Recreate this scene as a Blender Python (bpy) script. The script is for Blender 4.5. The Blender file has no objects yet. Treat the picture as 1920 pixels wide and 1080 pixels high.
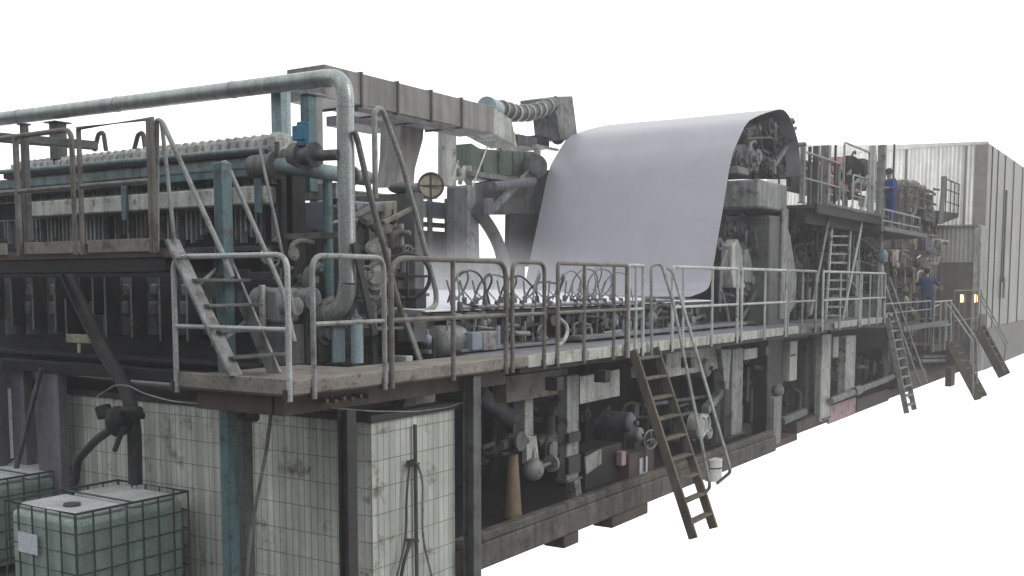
import bpy, math, random
from mathutils import Vector, Matrix
random.seed(7)
SC = bpy.context.scene
COL = SC.collection

# ------------------------------------------------------------------ camera
F0 = 1950.; TH = math.radians(5.); EYE = 3.55
AZ = math.atan(1273 * math.cos(TH) / F0)
ca, sa, ct, st = math.cos(AZ), math.sin(AZ), math.cos(TH), math.sin(TH)
PY = 531 + F0 * math.tan(TH)
FW = Vector((ca * ct, sa * ct, -st)); RT = Vector((sa, -ca, 0)); UP = Vector((ca * st, sa * st, ct))
cam = bpy.data.cameras.new('camera'); camo = bpy.data.objects.new('camera', cam); COL.objects.link(camo)
mw = Matrix.Identity(4)
for i in range(3):
    mw[i][0] = RT[i]; mw[i][1] = UP[i]; mw[i][2] = -FW[i]
mw[2][3] = EYE
camo.matrix_world = mw
cam.sensor_width = 36; cam.lens = 36 * F0 / 1920
cam.shift_y = (PY - 540) / 1920; cam.clip_end = 400; cam.clip_start = .1
SC.camera = camo
SC.render.resolution_x = 1024; SC.render.resolution_y = 576

# ------------------------------------------------------------------ world: bright hall behind the machine, dim hall behind the viewer
wd = bpy.data.worlds.new('World'); SC.world = wd; wd.use_nodes = True
nt = wd.node_tree; nt.nodes.clear()
N = nt.nodes.new; L = nt.links.new
tc = N('ShaderNodeTexCoord')
vm = N('ShaderNodeVectorMath'); vm.operation = 'DOT_PRODUCT'; vm.inputs[1].default_value = (ca, sa, 0)
L(tc.outputs['Generated'], vm.inputs[0])
mr = N('ShaderNodeMapRange'); mr.interpolation_type = 'SMOOTHSTEP'
mr.inputs['From Min'].default_value = .25; mr.inputs['From Max'].default_value = .62
L(vm.outputs['Value'], mr.inputs['Value'])
sx = N('ShaderNodeSeparateXYZ'); L(tc.outputs['Generated'], sx.inputs[0])
mz = N('ShaderNodeMapRange'); mz.interpolation_type = 'SMOOTHSTEP'
mz.inputs['From Min'].default_value = -.12; mz.inputs['From Max'].default_value = .55
mz.inputs['To Min'].default_value = 0; mz.inputs['To Max'].default_value = 1
L(sx.outputs['Z'], mz.inputs['Value'])
dim = N('ShaderNodeMix'); dim.data_type = 'RGBA'
dim.inputs[6].default_value = (.035, .033, .036, 1); dim.inputs[7].default_value = (1.15, 1.18, 1.22, 1)
L(mz.outputs[0], dim.inputs[0])
mix = N('ShaderNodeMix'); mix.data_type = 'RGBA'
mix.inputs[7].default_value = (1.45, 1.45, 1.45, 1)
L(mr.outputs[0], mix.inputs[0]); L(dim.outputs[2], mix.inputs[6])
bg = N('ShaderNodeBackground'); bg.inputs['Strength'].default_value = 1.02
L(mix.outputs[2], bg.inputs['Color'])
wo = N('ShaderNodeOutputWorld'); L(bg.outputs[0], wo.inputs[0])

def area(name, loc, target, size, power, color=(1, 1, 1)):
    l = bpy.data.lights.new(name, 'AREA'); l.energy = power; l.size = size; l.color = color
    o = bpy.data.objects.new(name, l); COL.objects.link(o); o.location = loc
    o.rotation_euler = (Vector(target) - Vector(loc)).to_track_quat('-Z', 'Y').to_euler()
    return o
area('lamp_overhead_fill', (13, -4, 12), (14, 8, 3), 5, 700, (1, .98, .92))  # added overhead fill for highlights and the table top, no fixture in view
area('lamp_side_door', (15, -7, 3.5), (9.5, 7, 1.2), 3, 260, (1, .97, .88))
area('lamp_overhead_fill_far', (34, -3, 12), (36, 7, 4), 5, 300, (1, .92, .78))  # added fill for the far end, no fixture in view
area('hood_backlight_fill', (50, 12.5, 7.6), (45.4, 12, 6.6), 4, 650, (1, 1, 1))  # added lamp, makes the translucent hood front glow from behind
SC.view_settings.view_transform = 'Standard'; SC.view_settings.look = 'None'
SC.view_settings.exposure = 0; SC.view_settings.gamma = 1
SC.render.engine = 'CYCLES'

# ------------------------------------------------------------------ helpers
def P(px, py, **k):
    """photo pixel (1920x1080) -> point on a real plane x=, y= or z="""
    r = FW + RT * ((px - 960) / F0) + UP * ((PY - py) / F0)
    ax, v = list(k.items())[0]; i = 'xyz'.index(ax)
    t = (v - (0, 0, EYE)[i]) / r[i]
    return Vector((0, 0, EYE)) + r * t

def V(*a): return Vector(a)

def mk(name, col, rough=.6, metal=0., var=.35, scale=2.5, grain=.25, streak=0., rust=None, rustamt=.5, emit=None, trans=0., coords='W'):
    m = bpy.data.materials.new(name); m.use_nodes = True
    t = m.node_tree; t.nodes.clear(); n = t.nodes.new; l = t.links.new
    out = n('ShaderNodeOutputMaterial'); b = n('ShaderNodeBsdfPrincipled'); l(b.outputs[0], out.inputs[0])
    b.inputs['Roughness'].default_value = rough; b.inputs['Metallic'].default_value = metal
    g = n('ShaderNodeNewGeometry')
    pos = g.outputs['Position']
    n1 = n('ShaderNodeTexNoise'); n1.inputs['Scale'].default_value = scale; n1.inputs['Detail'].default_value = 6; n1.inputs['Roughness'].default_value = .65
    l(pos, n1.inputs['Vector'])
    n2 = n('ShaderNodeTexNoise'); n2.inputs['Scale'].default_value = 55; n2.inputs['Detail'].default_value = 2
    l(pos, n2.inputs['Vector'])
    r1 = n('ShaderNodeMapRange'); r1.inputs['From Min'].default_value = .3; r1.inputs['From Max'].default_value = .7
    r1.inputs['To Min'].default_value = 1 - var; r1.inputs['To Max'].default_value = 1 + var * .5; l(n1.outputs[0], r1.inputs[0])
    r2 = n('ShaderNodeMapRange'); r2.inputs['From Min'].default_value = .3; r2.inputs['From Max'].default_value = .7
    r2.inputs['To Min'].default_value = 1 - grain; r2.inputs['To Max'].default_value = 1 + grain; l(n2.outputs[0], r2.inputs[0])
    mu = n('ShaderNodeMath'); mu.operation = 'MULTIPLY'; l(r1.outputs[0], mu.inputs[0]); l(r2.outputs[0], mu.inputs[1])
    fac = mu.outputs[0]
    if streak:
        mp = n('ShaderNodeMapping'); mp.inputs['Scale'].default_value = (9, 9, .35); l(pos, mp.inputs[0])
        n3 = n('ShaderNodeTexNoise'); n3.inputs['Scale'].default_value = 1; n3.inputs['Detail'].default_value = 5; l(mp.outputs[0], n3.inputs['Vector'])
        r3 = n('ShaderNodeMapRange'); r3.inputs['From Min'].default_value = .35; r3.inputs['From Max'].default_value = .62
        r3.inputs['To Min'].default_value = 1 - streak; r3.inputs['To Max'].default_value = 1.05; l(n3.outputs[0], r3.inputs[0])
        m2 = n('ShaderNodeMath'); m2.operation = 'MULTIPLY'; l(fac, m2.inputs[0]); l(r3.outputs[0], m2.inputs[1]); fac = m2.outputs[0]
    base = n('ShaderNodeRGB'); base.outputs[0].default_value = (*col, 1); c = base.outputs[0]
    if rust:
        n4 = n('ShaderNodeTexNoise'); n4.inputs['Scale'].default_value = scale * 2.3; n4.inputs['Detail'].default_value = 8; n4.inputs['Roughness'].default_value = .7; l(pos, n4.inputs['Vector'])
        r4 = n('ShaderNodeMapRange'); r4.inputs['From Min'].default_value = .62 - .2 * rustamt; r4.inputs['From Max'].default_value = .72 - .15 * rustamt
        l(n4.outputs[0], r4.inputs[0])
        mx = n('ShaderNodeMix'); mx.data_type = 'RGBA'; l(r4.outputs[0], mx.inputs[0]); l(c, mx.inputs[6]); mx.inputs[7].default_value = (*rust, 1); c = mx.outputs[2]
    vmn = n('ShaderNodeVectorMath'); vmn.operation = 'SCALE'; l(c, vmn.inputs[0]); l(fac, vmn.inputs['Scale'])
    l(vmn.outputs[0], b.inputs['Base Color'])
    bp = n('ShaderNodeBump'); bp.inputs['Strength'].default_value = .25; bp.inputs['Distance'].default_value = .01; l(n2.outputs[0], bp.inputs['Height']); l(bp.outputs[0], b.inputs['Normal'])
    if emit:
        b.inputs['Emission Color'].default_value = (*emit[0], 1); b.inputs['Emission Strength'].default_value = emit[1]
    if trans:
        tr = n('ShaderNodeBsdfTranslucent'); l(vmn.outputs[0], tr.inputs[0])
        ms = n('ShaderNodeMixShader'); ms.inputs[0].default_value = trans; l(b.outputs[0], ms.inputs[1]); l(tr.outputs[0], ms.inputs[2]); l(ms.outputs[0], out.inputs[0])
    return m

M = {}
RUST = (.11, .06, .045)
M['galv'] = mk('galvanised_steel', (.30, .31, .30), .5, .35, rust=(.16, .14, .12), rustamt=.5)
M['railbrown'] = mk('dirty_railing_paint', (.17, .16, .14), .6, .2, rust=(.10, .08, .07), rustamt=.7)
M['railgrey'] = mk('grey_railing_paint', (.27, .28, .27), .55, .2, rust=(.14, .12, .10), rustamt=.4)
M['raillight'] = mk('pale_railing_paint', (.42, .44, .43), .5, .2, rust=(.2, .18, .15), rustamt=.35)
M['steel'] = mk('brushed_stainless', (.37, .40, .39), .36, .55, var=.2, streak=.25)
M['duct'] = mk('duct_sheet', (.26, .245, .235), .5, .3, var=.25, streak=.3)
M['dark'] = mk('dark_machine_steel', (.035, .034, .037), .6, .2, var=.5, rust=(.06, .045, .04))
M['darker'] = mk('black_steel_and_shade', (.008, .0075, .010), .7, .0, var=.5)  # near-black steel, also backing that stands in for deep shade
M['mid'] = mk('grey_machine_paint', (.11, .112, .112), .55, .1, var=.4, streak=.35, rust=(.06, .05, .045))
M['lightgrey'] = mk('light_grey_machine_paint', (.27, .275, .275), .55, .1, var=.35, streak=.4, rust=(.12, .1, .085), rustamt=.5)
M['pale'] = mk('pale_painted_steel', (.50, .51, .48), .5, .1, var=.3, streak=.35, rust=(.2, .17, .12), rustamt=.35)
M['cream'] = mk('cream_paint', (.48, .44, .34), .5, .0, var=.25, streak=.3)
M['teal'] = mk('teal_paint', (.10, .18, .20), .5, .1, var=.3, streak=.4, rust=(.08, .07, .06), rustamt=.4)
M['lightteal'] = mk('faded_blue_paint', (.34, .45, .49), .5, .1, var=.3, streak=.35)
M['tealgrey'] = mk('teal_grey_paint', (.20, .265, .27), .5, .1, var=.3, streak=.3, rust=(.1, .09, .08), rustamt=.4)
M['blue'] = mk('blue_motor_paint', (.03, .16, .28), .5, .1)
M['concrete'] = mk('grimy_concrete', (.12, .11, .095), .85, 0, var=.5, streak=.4, rust=(.06, .05, .04))
M['walk'] = mk('walkway_concrete', (.22, .2, .175), .8, 0, var=.4, rust=(.1, .075, .065), rustamt=.4)
M['walkpale'] = mk('pale_walkway_edge', (.46, .47, .43), .6, 0, var=.35, streak=.4, rust=(.16, .13, .1), rustamt=.4)
M['walkgrey'] = mk('wet_grey_walkway', (.19, .19, .21), .45, .1, var=.4)
M['felt'] = mk('woven_felt', (.325, .322, .36), .36, 0, var=.08, scale=1.2, grain=.06)
M['wire'] = mk('white_wire_fabric', (.80, .79, .86), .6, 0, var=.06, grain=.05)
M['rubber'] = mk('black_rubber', (.03, .032, .034), .5)
M['hosegrey'] = mk('grey_hose', (.20, .20, .205), .45)
M['white'] = mk('white_plastic', (.72, .72, .70), .4, var=.15)
M['plastic'] = mk('translucent_tank_plastic', (.46, .56, .50), .4, var=.3, scale=1.5, streak=.15, trans=.35)
M['platform'] = mk('dusty_plastic_top', (.60, .63, .61), .6, var=.35)
M['cage'] = mk('green_grey_cage', (.07, .09, .085), .5, .3)
M['green'] = mk('green_painted_mesh', (.12, .165, .115), .6, var=.35, streak=.3)
M['red'] = mk('red_machine_paint', (.62, .04, .08), .5, var=.4, streak=.4)
M['pink'] = mk('faded_pink_paint', (.46, .30, .31), .6, var=.3, rust=(.12, .08, .08))
M['brown'] = mk('rusty_brown_steel', (.085, .062, .05), .7, .1, var=.5)
M['bluegrey'] = mk('blue_grey_panel', (.22, .25, .30), .6, var=.3)
M['violet'] = mk('violet_grey_panel', (.16, .15, .18), .6, var=.4, streak=.4)
M['ochre'] = mk('ochre_cone_paint', (.20, .15, .095), .7, var=.4)
M['wood'] = mk('weathered_wood', (.145, .122, .088), .8, var=.4, streak=.4)
M['wooddark'] = mk('dark_worn_wood', (.085, .07, .045), .8, var=.5)
M['corr'] = mk('corrugated_sheet', (.80, .80, .78), .35, .1, var=.08, streak=.12, trans=.6)
M['hoodside'] = mk('hood_side_sheet', (.20, .19, .165), .36, .4, var=.6, scale=.5, streak=.3)
M['hoodlow'] = mk('hood_lower_sheet', (.15, .14, .115), .5, .3, var=.4, streak=.3)
M['hoodframe'] = mk('hood_corner_trim', (.28, .27, .25), .5, .3, var=.2)
M['overall'] = mk('blue_coverall_cloth', (.025, .055, .21), .85, var=.35)
M['overall2'] = mk('dark_blue_coverall_cloth', (.02, .035, .10), .85, var=.35)
M['skin'] = mk('skin', (.36, .21, .15), .55, var=.1)
M['hair'] = mk('black_hair', (.02, .018, .017), .6)
M['glow'] = mk('lamp_glow', (.9, .5, .25), .5, emit=((1, .55, .22), 4.))
M['label'] = mk('paper_label', (.52, .56, .60), .6, var=.08)

for nd in M['felt'].node_tree.nodes:
    if nd.type == 'BUMP': nd.inputs['Strength'].default_value = .02
def tile_mat():
    m = mk('stained_glazed_tile', (.77, .785, .73), .35, 0, var=.2, scale=1.1, streak=.3, grain=.1, rust=(.30, .27, .2), rustamt=.3)
    t = m.node_tree; n = t.nodes.new; l = t.links.new
    b = next(x for x in t.nodes if x.type == 'BSDF_PRINCIPLED')
    src = b.inputs['Base Color'].links[0].from_socket
    g = n('ShaderNodeNewGeometry'); s = n('ShaderNodeSeparateXYZ'); l(g.outputs['Position'], s.inputs[0])
    ad = n('ShaderNodeMath'); l(s.outputs[0], ad.inputs[0]); l(s.outputs[1], ad.inputs[1])
    cb = n('ShaderNodeCombineXYZ'); l(ad.outputs[0], cb.inputs[0]); l(s.outputs[2], cb.inputs[1])
    br = n('ShaderNodeTexBrick'); br.offset = 0; br.inputs['Scale'].default_value = 1
    br.inputs['Brick Width'].default_value = .095; br.inputs['Row Height'].default_value = .285; br.inputs['Mortar Size'].default_value = .006
    br.inputs['Mortar Smooth'].default_value = .3
    br.inputs['Color1'].default_value = (1, 1, 1, 1); br.inputs['Color2'].default_value = (.86, .88, .87, 1); br.inputs['Mortar'].default_value = (.42, .41, .37, 1)
    l(cb.outputs[0], br.inputs['Vector'])
    # grime streak patches with a shape of their own
    mp = n('ShaderNodeMapping'); mp.inputs['Scale'].default_value = (2.2, 2.2, .3); l(g.outputs['Position'], mp.inputs[0])
    nz = n('ShaderNodeTexNoise'); nz.inputs['Scale'].default_value = 1; nz.inputs['Detail'].default_value = 7; l(mp.outputs[0], nz.inputs['Vector'])
    rr = n('ShaderNodeMapRange'); rr.inputs['From Min'].default_value = .42; rr.inputs['From Max'].default_value = .6
    rr.inputs['To Min'].default_value = .78; rr.inputs['To Max'].default_value = 1.; l(nz.outputs[0], rr.inputs[0])
    v1 = n('ShaderNodeVectorMath'); v1.operation = 'MULTIPLY'; l(src, v1.inputs[0]); l(br.outputs['Color'], v1.inputs[1])
    v2 = n('ShaderNodeVectorMath'); v2.operation = 'SCALE'; l(v1.outputs[0], v2.inputs[0]); l(rr.outputs[0], v2.inputs['Scale'])
    l(v2.outputs[0], b.inputs['Base Color'])
    return m
M['tile'] = tile_mat()

class MB:
    def __init__(s): s.v = []; s.f = []; s.c = []
    def add(s, vs, fs):
        o = len(s.v); s.v += [Vector(q) for q in vs]; s.c.append((o, len(s.v), len(s.f), len(s.f) + len(fs))); s.f += [tuple(i + o for i in f) for f in fs]; return s
    def box(s, x0, x1, y0, y1, z0, z1):
        x0, x1 = sorted((x0, x1)); y0, y1 = sorted((y0, y1)); z0, z1 = sorted((z0, z1))
        return s.add([(x, y, z) for z in (z0, z1) for x, y in ((x0, y0), (x1, y0), (x1, y1), (x0, y1))],
                     [(3, 2, 1, 0), (4, 5, 6, 7), (0, 1, 5, 4), (1, 2, 6, 5), (2, 3, 7, 6), (3, 0, 4, 7)])
    def bar(s, p, q, w, h=None, up=(0, 0, 1)):
        p, q = Vector(p), Vector(q); h = h or w; d = (q - p).normalized(); u = Vector(up)
        if abs(d.dot(u)) > .95: u = Vector((1, 0, 0))
        a = d.cross(u).normalized(); b = a.cross(d).normalized()
        c = [(-1, -1), (1, -1), (1, 1), (-1, 1)]
        return s.add([e + a * (i * w / 2) + b * (j * h / 2) for e in (p, q) for i, j in c],
                     [(3, 2, 1, 0), (4, 5, 6, 7), (0, 1, 5, 4), (1, 2, 6, 5), (2, 3, 7, 6), (3, 0, 4, 7)])
    def tube(s, pts, r, n=9, fillet=0., closed=False):
        pts = [Vector(p) for p in pts]
        if fillet:
            o = [pts[0]]
            for i in range(1, len(pts) - 1):
                a, b, c = pts[i - 1], pts[i], pts[i + 1]
                f = min(fillet, (a - b).length * .45, (c - b).length * .45)
                s0 = b + (a - b).normalized() * f; s1 = b + (c - b).normalized() * f
                for k in range(6):
                    t = k / 5; o.append(s0 * (1 - t) ** 2 + b * 2 * t * (1 - t) + s1 * t * t)
            o.append(pts[-1]); pts = o
        m = len(pts); rings = []; prev = None
        for i in range(m):
            if closed: d = (pts[(i + 1) % m] - pts[i - 1]).normalized()
            else: d = (pts[min(i + 1, m - 1)] - pts[max(i - 1, 0)]).normalized()
            if prev is None:
                u = Vector((0, 0, 1)) if abs(d.z) < .9 else Vector((1, 0, 0))
                a = d.cross(u).normalized()
            else: a = (prev - d * prev.dot(d)).normalized()
            prev = a; b = d.cross(a)
            rr = r[i] if isinstance(r, (list, tuple)) else r
            rings.append([pts[i] + (a * math.cos(2 * math.pi * k / n) + b * math.sin(2 * math.pi * k / n)) * rr for k in range(n)])
        vs = [v for g in rings for v in g]; fs = []
        for i in range(m if closed else m - 1):
            for k in range(n):
                j = (i + 1) % m
                fs.append((i * n + k, i * n + (k + 1) % n, j * n + (k + 1) % n, j * n + k))
        if not closed: fs += [tuple(range(n))[::-1], tuple((m - 1) * n + k for k in range(n))]
        return s.add(vs, fs)
    def cyl(s, p, q, r, n=20, r2=None):
        return s.tube([p, q], [r, r if r2 is None else r2], n)
    def ring(s, c, axis, R, r, n=28, m=8):
        ax = Vector(axis).normalized(); u = Vector((0, 0, 1)) if abs(ax.z) < .9 else Vector((1, 0, 0))
        a = ax.cross(u).normalized(); b = ax.cross(a)
        return s.tube([Vector(c) + (a * math.cos(2 * math.pi * k / n) + b * math.sin(2 * math.pi * k / n)) * R for k in range(n)], r, m, closed=True)
    def ball(s, c, r, sc=(1, 1, 1), n=14, m=9):
        c = Vector(c); vs = []; fs = []
        for i in range(m + 1):
            t = math.pi * i / m
            for k in range(n):
                u = 2 * math.pi * k / n
                vs.append(c + Vector((math.sin(t) * math.cos(u) * sc[0], math.sin(t) * math.sin(u) * sc[1], math.cos(t) * sc[2])) * r)
        for i in range(m):
            for k in range(n): fs.append((i * n + k, (i + 1) * n + k, (i + 1) * n + (k + 1) % n, i * n + (k + 1) % n))
        return s.add(vs, fs)
    def prism(s, poly, ext):
        ext = Vector(ext); n = len(poly); a = [Vector(p) for p in poly]
        return s.add(a + [p + ext for p in a], [tuple(range(n))[::-1], tuple(range(n, 2 * n))] + [(i, (i + 1) % n, n + (i + 1) % n, n + i) for i in range(n)])

def _mesh(name, mb, mat, off, bevel=0., keep=False):
    me = bpy.data.meshes.new(name)
    me.from_pydata([tuple(v - off) for v in mb.v], [], mb.f)
    import bmesh
    bm = bmesh.new(); bm.from_mesh(me)
    bmesh.ops.remove_doubles(bm, verts=bm.verts, dist=1e-5)
    bmesh.ops.recalc_face_normals(bm, faces=bm.faces); bm.to_mesh(me); bm.free()
    for p in me.polygons: p.use_smooth = True
    me.set_sharp_from_angle(angle=math.radians(38))
    me.materials.append(mat)
    o = bpy.data.objects.new(name, me); COL.objects.link(o)
    if bevel:
        b = o.modifiers.new('edge', 'BEVEL'); b.width = bevel; b.segments = 2; b.limit_method = 'ANGLE'; b.angle_limit = math.radians(50)
    return o
def tag(o, label, cat, group=None, kind=None):
    o['label'] = label; o['category'] = cat
    if group: o['group'] = group
    if kind: o['kind'] = kind
    return o
def thing(name, loc, label, cat, group=None):
    o = bpy.data.objects.new(name, None); COL.objects.link(o); o.location = loc; o.empty_display_size = .2
    return tag(o, label, cat, group)
def islands(mb, tol=.004):
    """separate pieces of a builder, found by touching bounding boxes"""
    bb = []
    for a, b, c, d in mb.c:
        vs = mb.v[a:b]; bb.append([min(v[i] for v in vs) - tol for i in range(3)] + [max(v[i] for v in vs) + tol for i in range(3)])
    n = len(bb); g = list(range(n))
    def fd(i):
        while g[i] != i: i = g[i]
        return i
    for i in range(n):
        for j in range(i):
            if all(bb[i][k] <= bb[j][k + 3] and bb[j][k] <= bb[i][k + 3] for k in range(3)): g[fd(i)] = fd(j)
    out = {}
    for i, (a, b, c, d) in enumerate(mb.c):
        m = out.setdefault(fd(i), MB()); m.add(mb.v[a:b], [tuple(q - a for q in f) for f in mb.f[c:d]])
    return list(out.values())
def part(name, mb, mat, root, bevel=.006, label=None):
    isl = islands(mb) if len(mb.c) > 1 else [mb]
    if 1 < len(isl) <= 70:
        for m in isl: o = part(name, m, mat, root, bevel, label)
        return o
    off = Vector((0, 0, 0)); r = root
    while r is not None: off += r.location; r = r.parent
    o = _mesh(name, mb, M[mat], off, bevel); o.parent = root
    if label: o['label'] = label
    return o
def one(name, mb, mat, label, cat, group=None, bevel=.006):
    xs = [v.x for v in mb.v]; ys = [v.y for v in mb.v]; zs = [v.z for v in mb.v]
    c = Vector(((min(xs) + max(xs)) / 2, (min(ys) + max(ys)) / 2, min(zs)))
    o = _mesh(name, mb, M[mat], c, bevel); o.location = c
    return tag(o, label, cat, group)

Y0 = 6.67          # outer edge of the long walkway
YN, YF = 7.95, 12.35   # near and far side of the machine
ZW = 2.66          # walkway floor
ZR = 3.80          # walkway rail top
# ================================================================== WALKWAYS
def px_x(px, py, y=Y0): return P(px, py, y=y).x
def walkway(x0, x1, y0, y1, z, top, edge, label, cat='walkway', fz=.13, joints=1.5):
    t = thing('walkway', (x0, y0, z - .3), label, cat, 'sections of the long walkway')
    m = MB().box(x0, x1, y0 + .03, y1, z - .05, z); part('deck', m, top, t)
    m = MB().box(x0, x1, y0, y0 + .028, z - fz, z + .02)
    part('toe_board', m, edge, t)
    m = MB().bar((x0, y0 + .16, z - .13), (x1, y0 + .16, z - .13), .08, .15).bar((x0, y1 - .1, z - .13), (x1, y1 - .1, z - .13), .08, .15)
    k = x0 + .2
    while k < x1: m.box(k, k + .06, y0 + .21, y1 - .15, z - .17, z - .055); k += joints
    part('floor_beam', m, 'dark', t)
    return t
# near platform with its end turned to the viewer
t = thing('walkway', (6.63, Y0, 2.3), 'near walkway end, a grimy concrete slab with brown edge above the tiled tank', 'walkway', 'sections of the long walkway')
m = MB().box(6.65, 8.3, Y0 + .02, 8.2, 2.53, ZW).box(8.3, 10.6, Y0 + .02, 7.5, 2.53, ZW); part('deck', m, 'walk', t, .02)
m = MB().box(6.63, 6.66, Y0, 8.2, 2.55, 2.70).box(6.66, 10.6, Y0 - .01, Y0 + .018, 2.55, 2.68); part('edge_beam', m, 'walk', t, .01)
m = MB().box(6.8, 10.5, Y0 + .25, Y0 + .37, 2.33, 2.53).box(6.8, 6.92, Y0 + .4, 8.1, 2.33, 2.53).box(8.0, 8.1, Y0 + .4, 8.1, 2.35, 2.53)
for i in range(6): m.cyl((7.2 + i * .12, Y0 + .08, 2.45 - .02 * (i % 2)), (7.2 + i * .12, Y0 + .2, 2.45), .025, 8)
part('floor_beam', m, 'brown', t)
walkway(10.62, 13.1, Y0, 7.75, ZW, 'walkgrey', 'walkpale', 'middle walkway section with a pale green edge left of the tall wooden ladder')
walkway(13.12, 14.3, Y0, 7.75, ZW, 'walkgrey', 'walkpale', 'short walkway section at the head of the tall wooden ladder')
walkway(14.32, 21.0, Y0, 7.75, ZW, 'walkgrey', 'walkpale', 'walkway section with white toe board running up to the big grey pillar')
walkway(21.02, 23.6, Y0 + .05, 7.75, ZW - .02, 'walkgrey', 'mid', 'dark walkway section passing in front of the big grey pillar')
walkway(23.62, 27.9, Y0, 7.9, ZW, 'walkgrey', 'walkpale', 'far walkway section with white toe board ending at the steep grey ladder')
# brackets under the walkway edge
for i, px in enumerate((1050, 1140, 1188, 1300, 1440)):
    x = px_x(px, 690)
    one('bracket', MB().box(x, x + .16, Y0 + .04, Y0 + .22, 2.18, 2.35), 'dark',
        'dark steel bracket under the walkway, ' + ['below the left end of the hose rail', 'below the pale green edge beam', 'at the head of the tall wooden ladder', 'to the right of the tall wooden ladder head', 'beside the big grey pillar'][i], 'bracket', 'brackets under the walkway edge')

# ================================================================== RAILINGS
def railing(x0, x1, posts, mat, label, ztop=ZR, zmid=3.18, zlow=2.50, y=Y0 - .02, r=.026, extra=None, y1=None, rnd=.14, closed=True):
    """inverted U frame; axis x (y1 None) or axis y (x0 == x1)"""
    if y1 is None: A = lambda s, z: V(x0 + (x1 - x0) * s, y, z)
    else: A = lambda s, z: V(x0, y + (y1 - y) * s, z)
    t = thing('railing', A(0, zlow), label, 'railing', 'railings along the walkways')
    part('frame_tube', MB().tube([A(0, zlow), A(0, ztop), A(1, ztop), A(1, zlow)], r, 9, rnd), mat, t, 0)
    part('middle_rail', MB().tube([A(0, zmid), A(1, zmid)], r * .85, 8), mat, t, 0)
    for s in posts: part('post', MB().tube([A(s, zlow), A(s, ztop)], r * .9, 8), mat, t, 0)
    m = MB()
    for s in (0, 1):
        c = A(s, zlow + .06); m.box(c.x - .04, c.x + .04, c.y + .0, c.y + .05, c.z - .05, c.z + .05)
    part('clamp_plate', m, 'dark', t)
    return t
X = lambda px: px_x(px, 600)
railing(6.62, 6.62, [], 'raillight', 'pale end railing across the near end of the walkway, facing the viewer', y=8.17, y1=6.66, zmid=3.14)
railing(X(584), X(718), [], 'railgrey', 'short rounded railing frame just right of the near walkway corner')
railing(X(731), X(946), [.5], 'railbrown', 'brown railing frame with one middle post in front of the grey handwheel', rnd=.22, r=.03)
railing(X(958), X(1018), [], 'railbrown', 'narrow rounded brown railing frame between two wider ones')
railing(X(1043), X(1172), [.36, .8], 'railbrown', 'brown railing frame in front of the tangle of thin hoses', rnd=.05)
railing(X(1176), X(1203), [.5], 'raillight', 'narrow pale railing frame at the left of the tall wooden ladder', rnd=.03)
railing(X(1258), X(1380), [.15, .58], 'raillight', 'pale railing frame just right of the hooped ladder handrail', rnd=.05)
railing(X(1388), X(1471), [.5], 'raillight', 'pale railing frame in front of the big grey pillar', rnd=.08)
railing(X(1475), X(1527), [.5], 'railgrey', 'dim grey railing frame right behind the big grey pillar', rnd=.05)
railing(X(1540), X(1609), [.45], 'raillight', 'pale railing frame on the far walkway left of its double post', rnd=.04)
railing(X(1612), X(1656), [.35, .7], 'raillight', 'pale railing frame at the far walkway end beside the steep grey ladder', rnd=.04)
railing(X(1656), X(1656), [.5], 'railgrey', 'pale railing closing the far end of the walkway', y=Y0, y1=7.8, rnd=.04)

# ================================================================== LADDERS TO THE FLOOR
def ladder(foot, top, xw, n, label, mat='wood', sw=.05, sh=.13, rails=None, railmat='railgrey', proud=.12, braces=False):
    """foot, top: points of the left stringer; xw width along x"""
    foot, top = Vector(foot), Vector(top); t = thing('ladder', foot, label, 'ladder')
    nrm = V(0, -1, 0)
    for k in (0, 1):
        o = V(xw * k, 0, 0)
        part('stringer', MB().bar(foot + o, top + o, sw, sh, up=(0, 1, .3)), mat, t)
    for i in range(n):
        s = (i + .75) / (n + .2); c = foot.lerp(top, s)
        part('tread', MB().bar(c + V(sw / 2, 0, 0), c + V(xw - sw / 2, 0, 0), sh * .95, .035), mat, t)
    if rails:
        for pts in rails: part('handrail', MB().tube(pts, .024, 8, .12), railmat, t, 0)
    return t
h1 = [(13.72, 6.55, 2.35), (13.72, 6.55, 3.8), (13.72, 6.3, 3.86), (13.78, 5.05, .62), (13.82, 5.3, .45)]
h2 = [(14.35, 6.62, 3.76), (14.42, 6.42, 3.72), (14.75, 4.95, .42), (14.6, 5.35, .38)]
h1 = [P(1222, 672, y=6.6), P(1221, 497, y=6.6), P(1240, 494, y=6.5), P(1262, 565, y=6.3), P(1332, 912, y=5.45), P(1322, 925, y=5.65)]
h2 = [P(1252, 503, y=6.62), P(1262, 510, y=6.5), P(1371, 884, y=5.2), P(1345, 906, y=5.6)]
ladder((13.33, 5.65, 0), (13.33, 6.62, 2.60), .74, 9, 'tall wooden ladder with hooped steel handrails leaning on the middle of the walkway', 'wood', rails=[h1, h2])
f2 = P(1700, 775, z=0); t2 = P(1645, 612, y=6.75)
ladder(f2, (f2.x, 6.95, 2.6), .95, 10, 'steep grey steel ladder at the far end of the walkway', 'galv', sw=.06, sh=.14,
       rails=[[P(1655, 520, y=6.9), P(1725, 720, y=6.2)], [P(1668, 520, y=6.9), P(1738, 716, y=6.2)]], railmat='raillight')
f3 = P(1834, 748, z=0)
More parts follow.
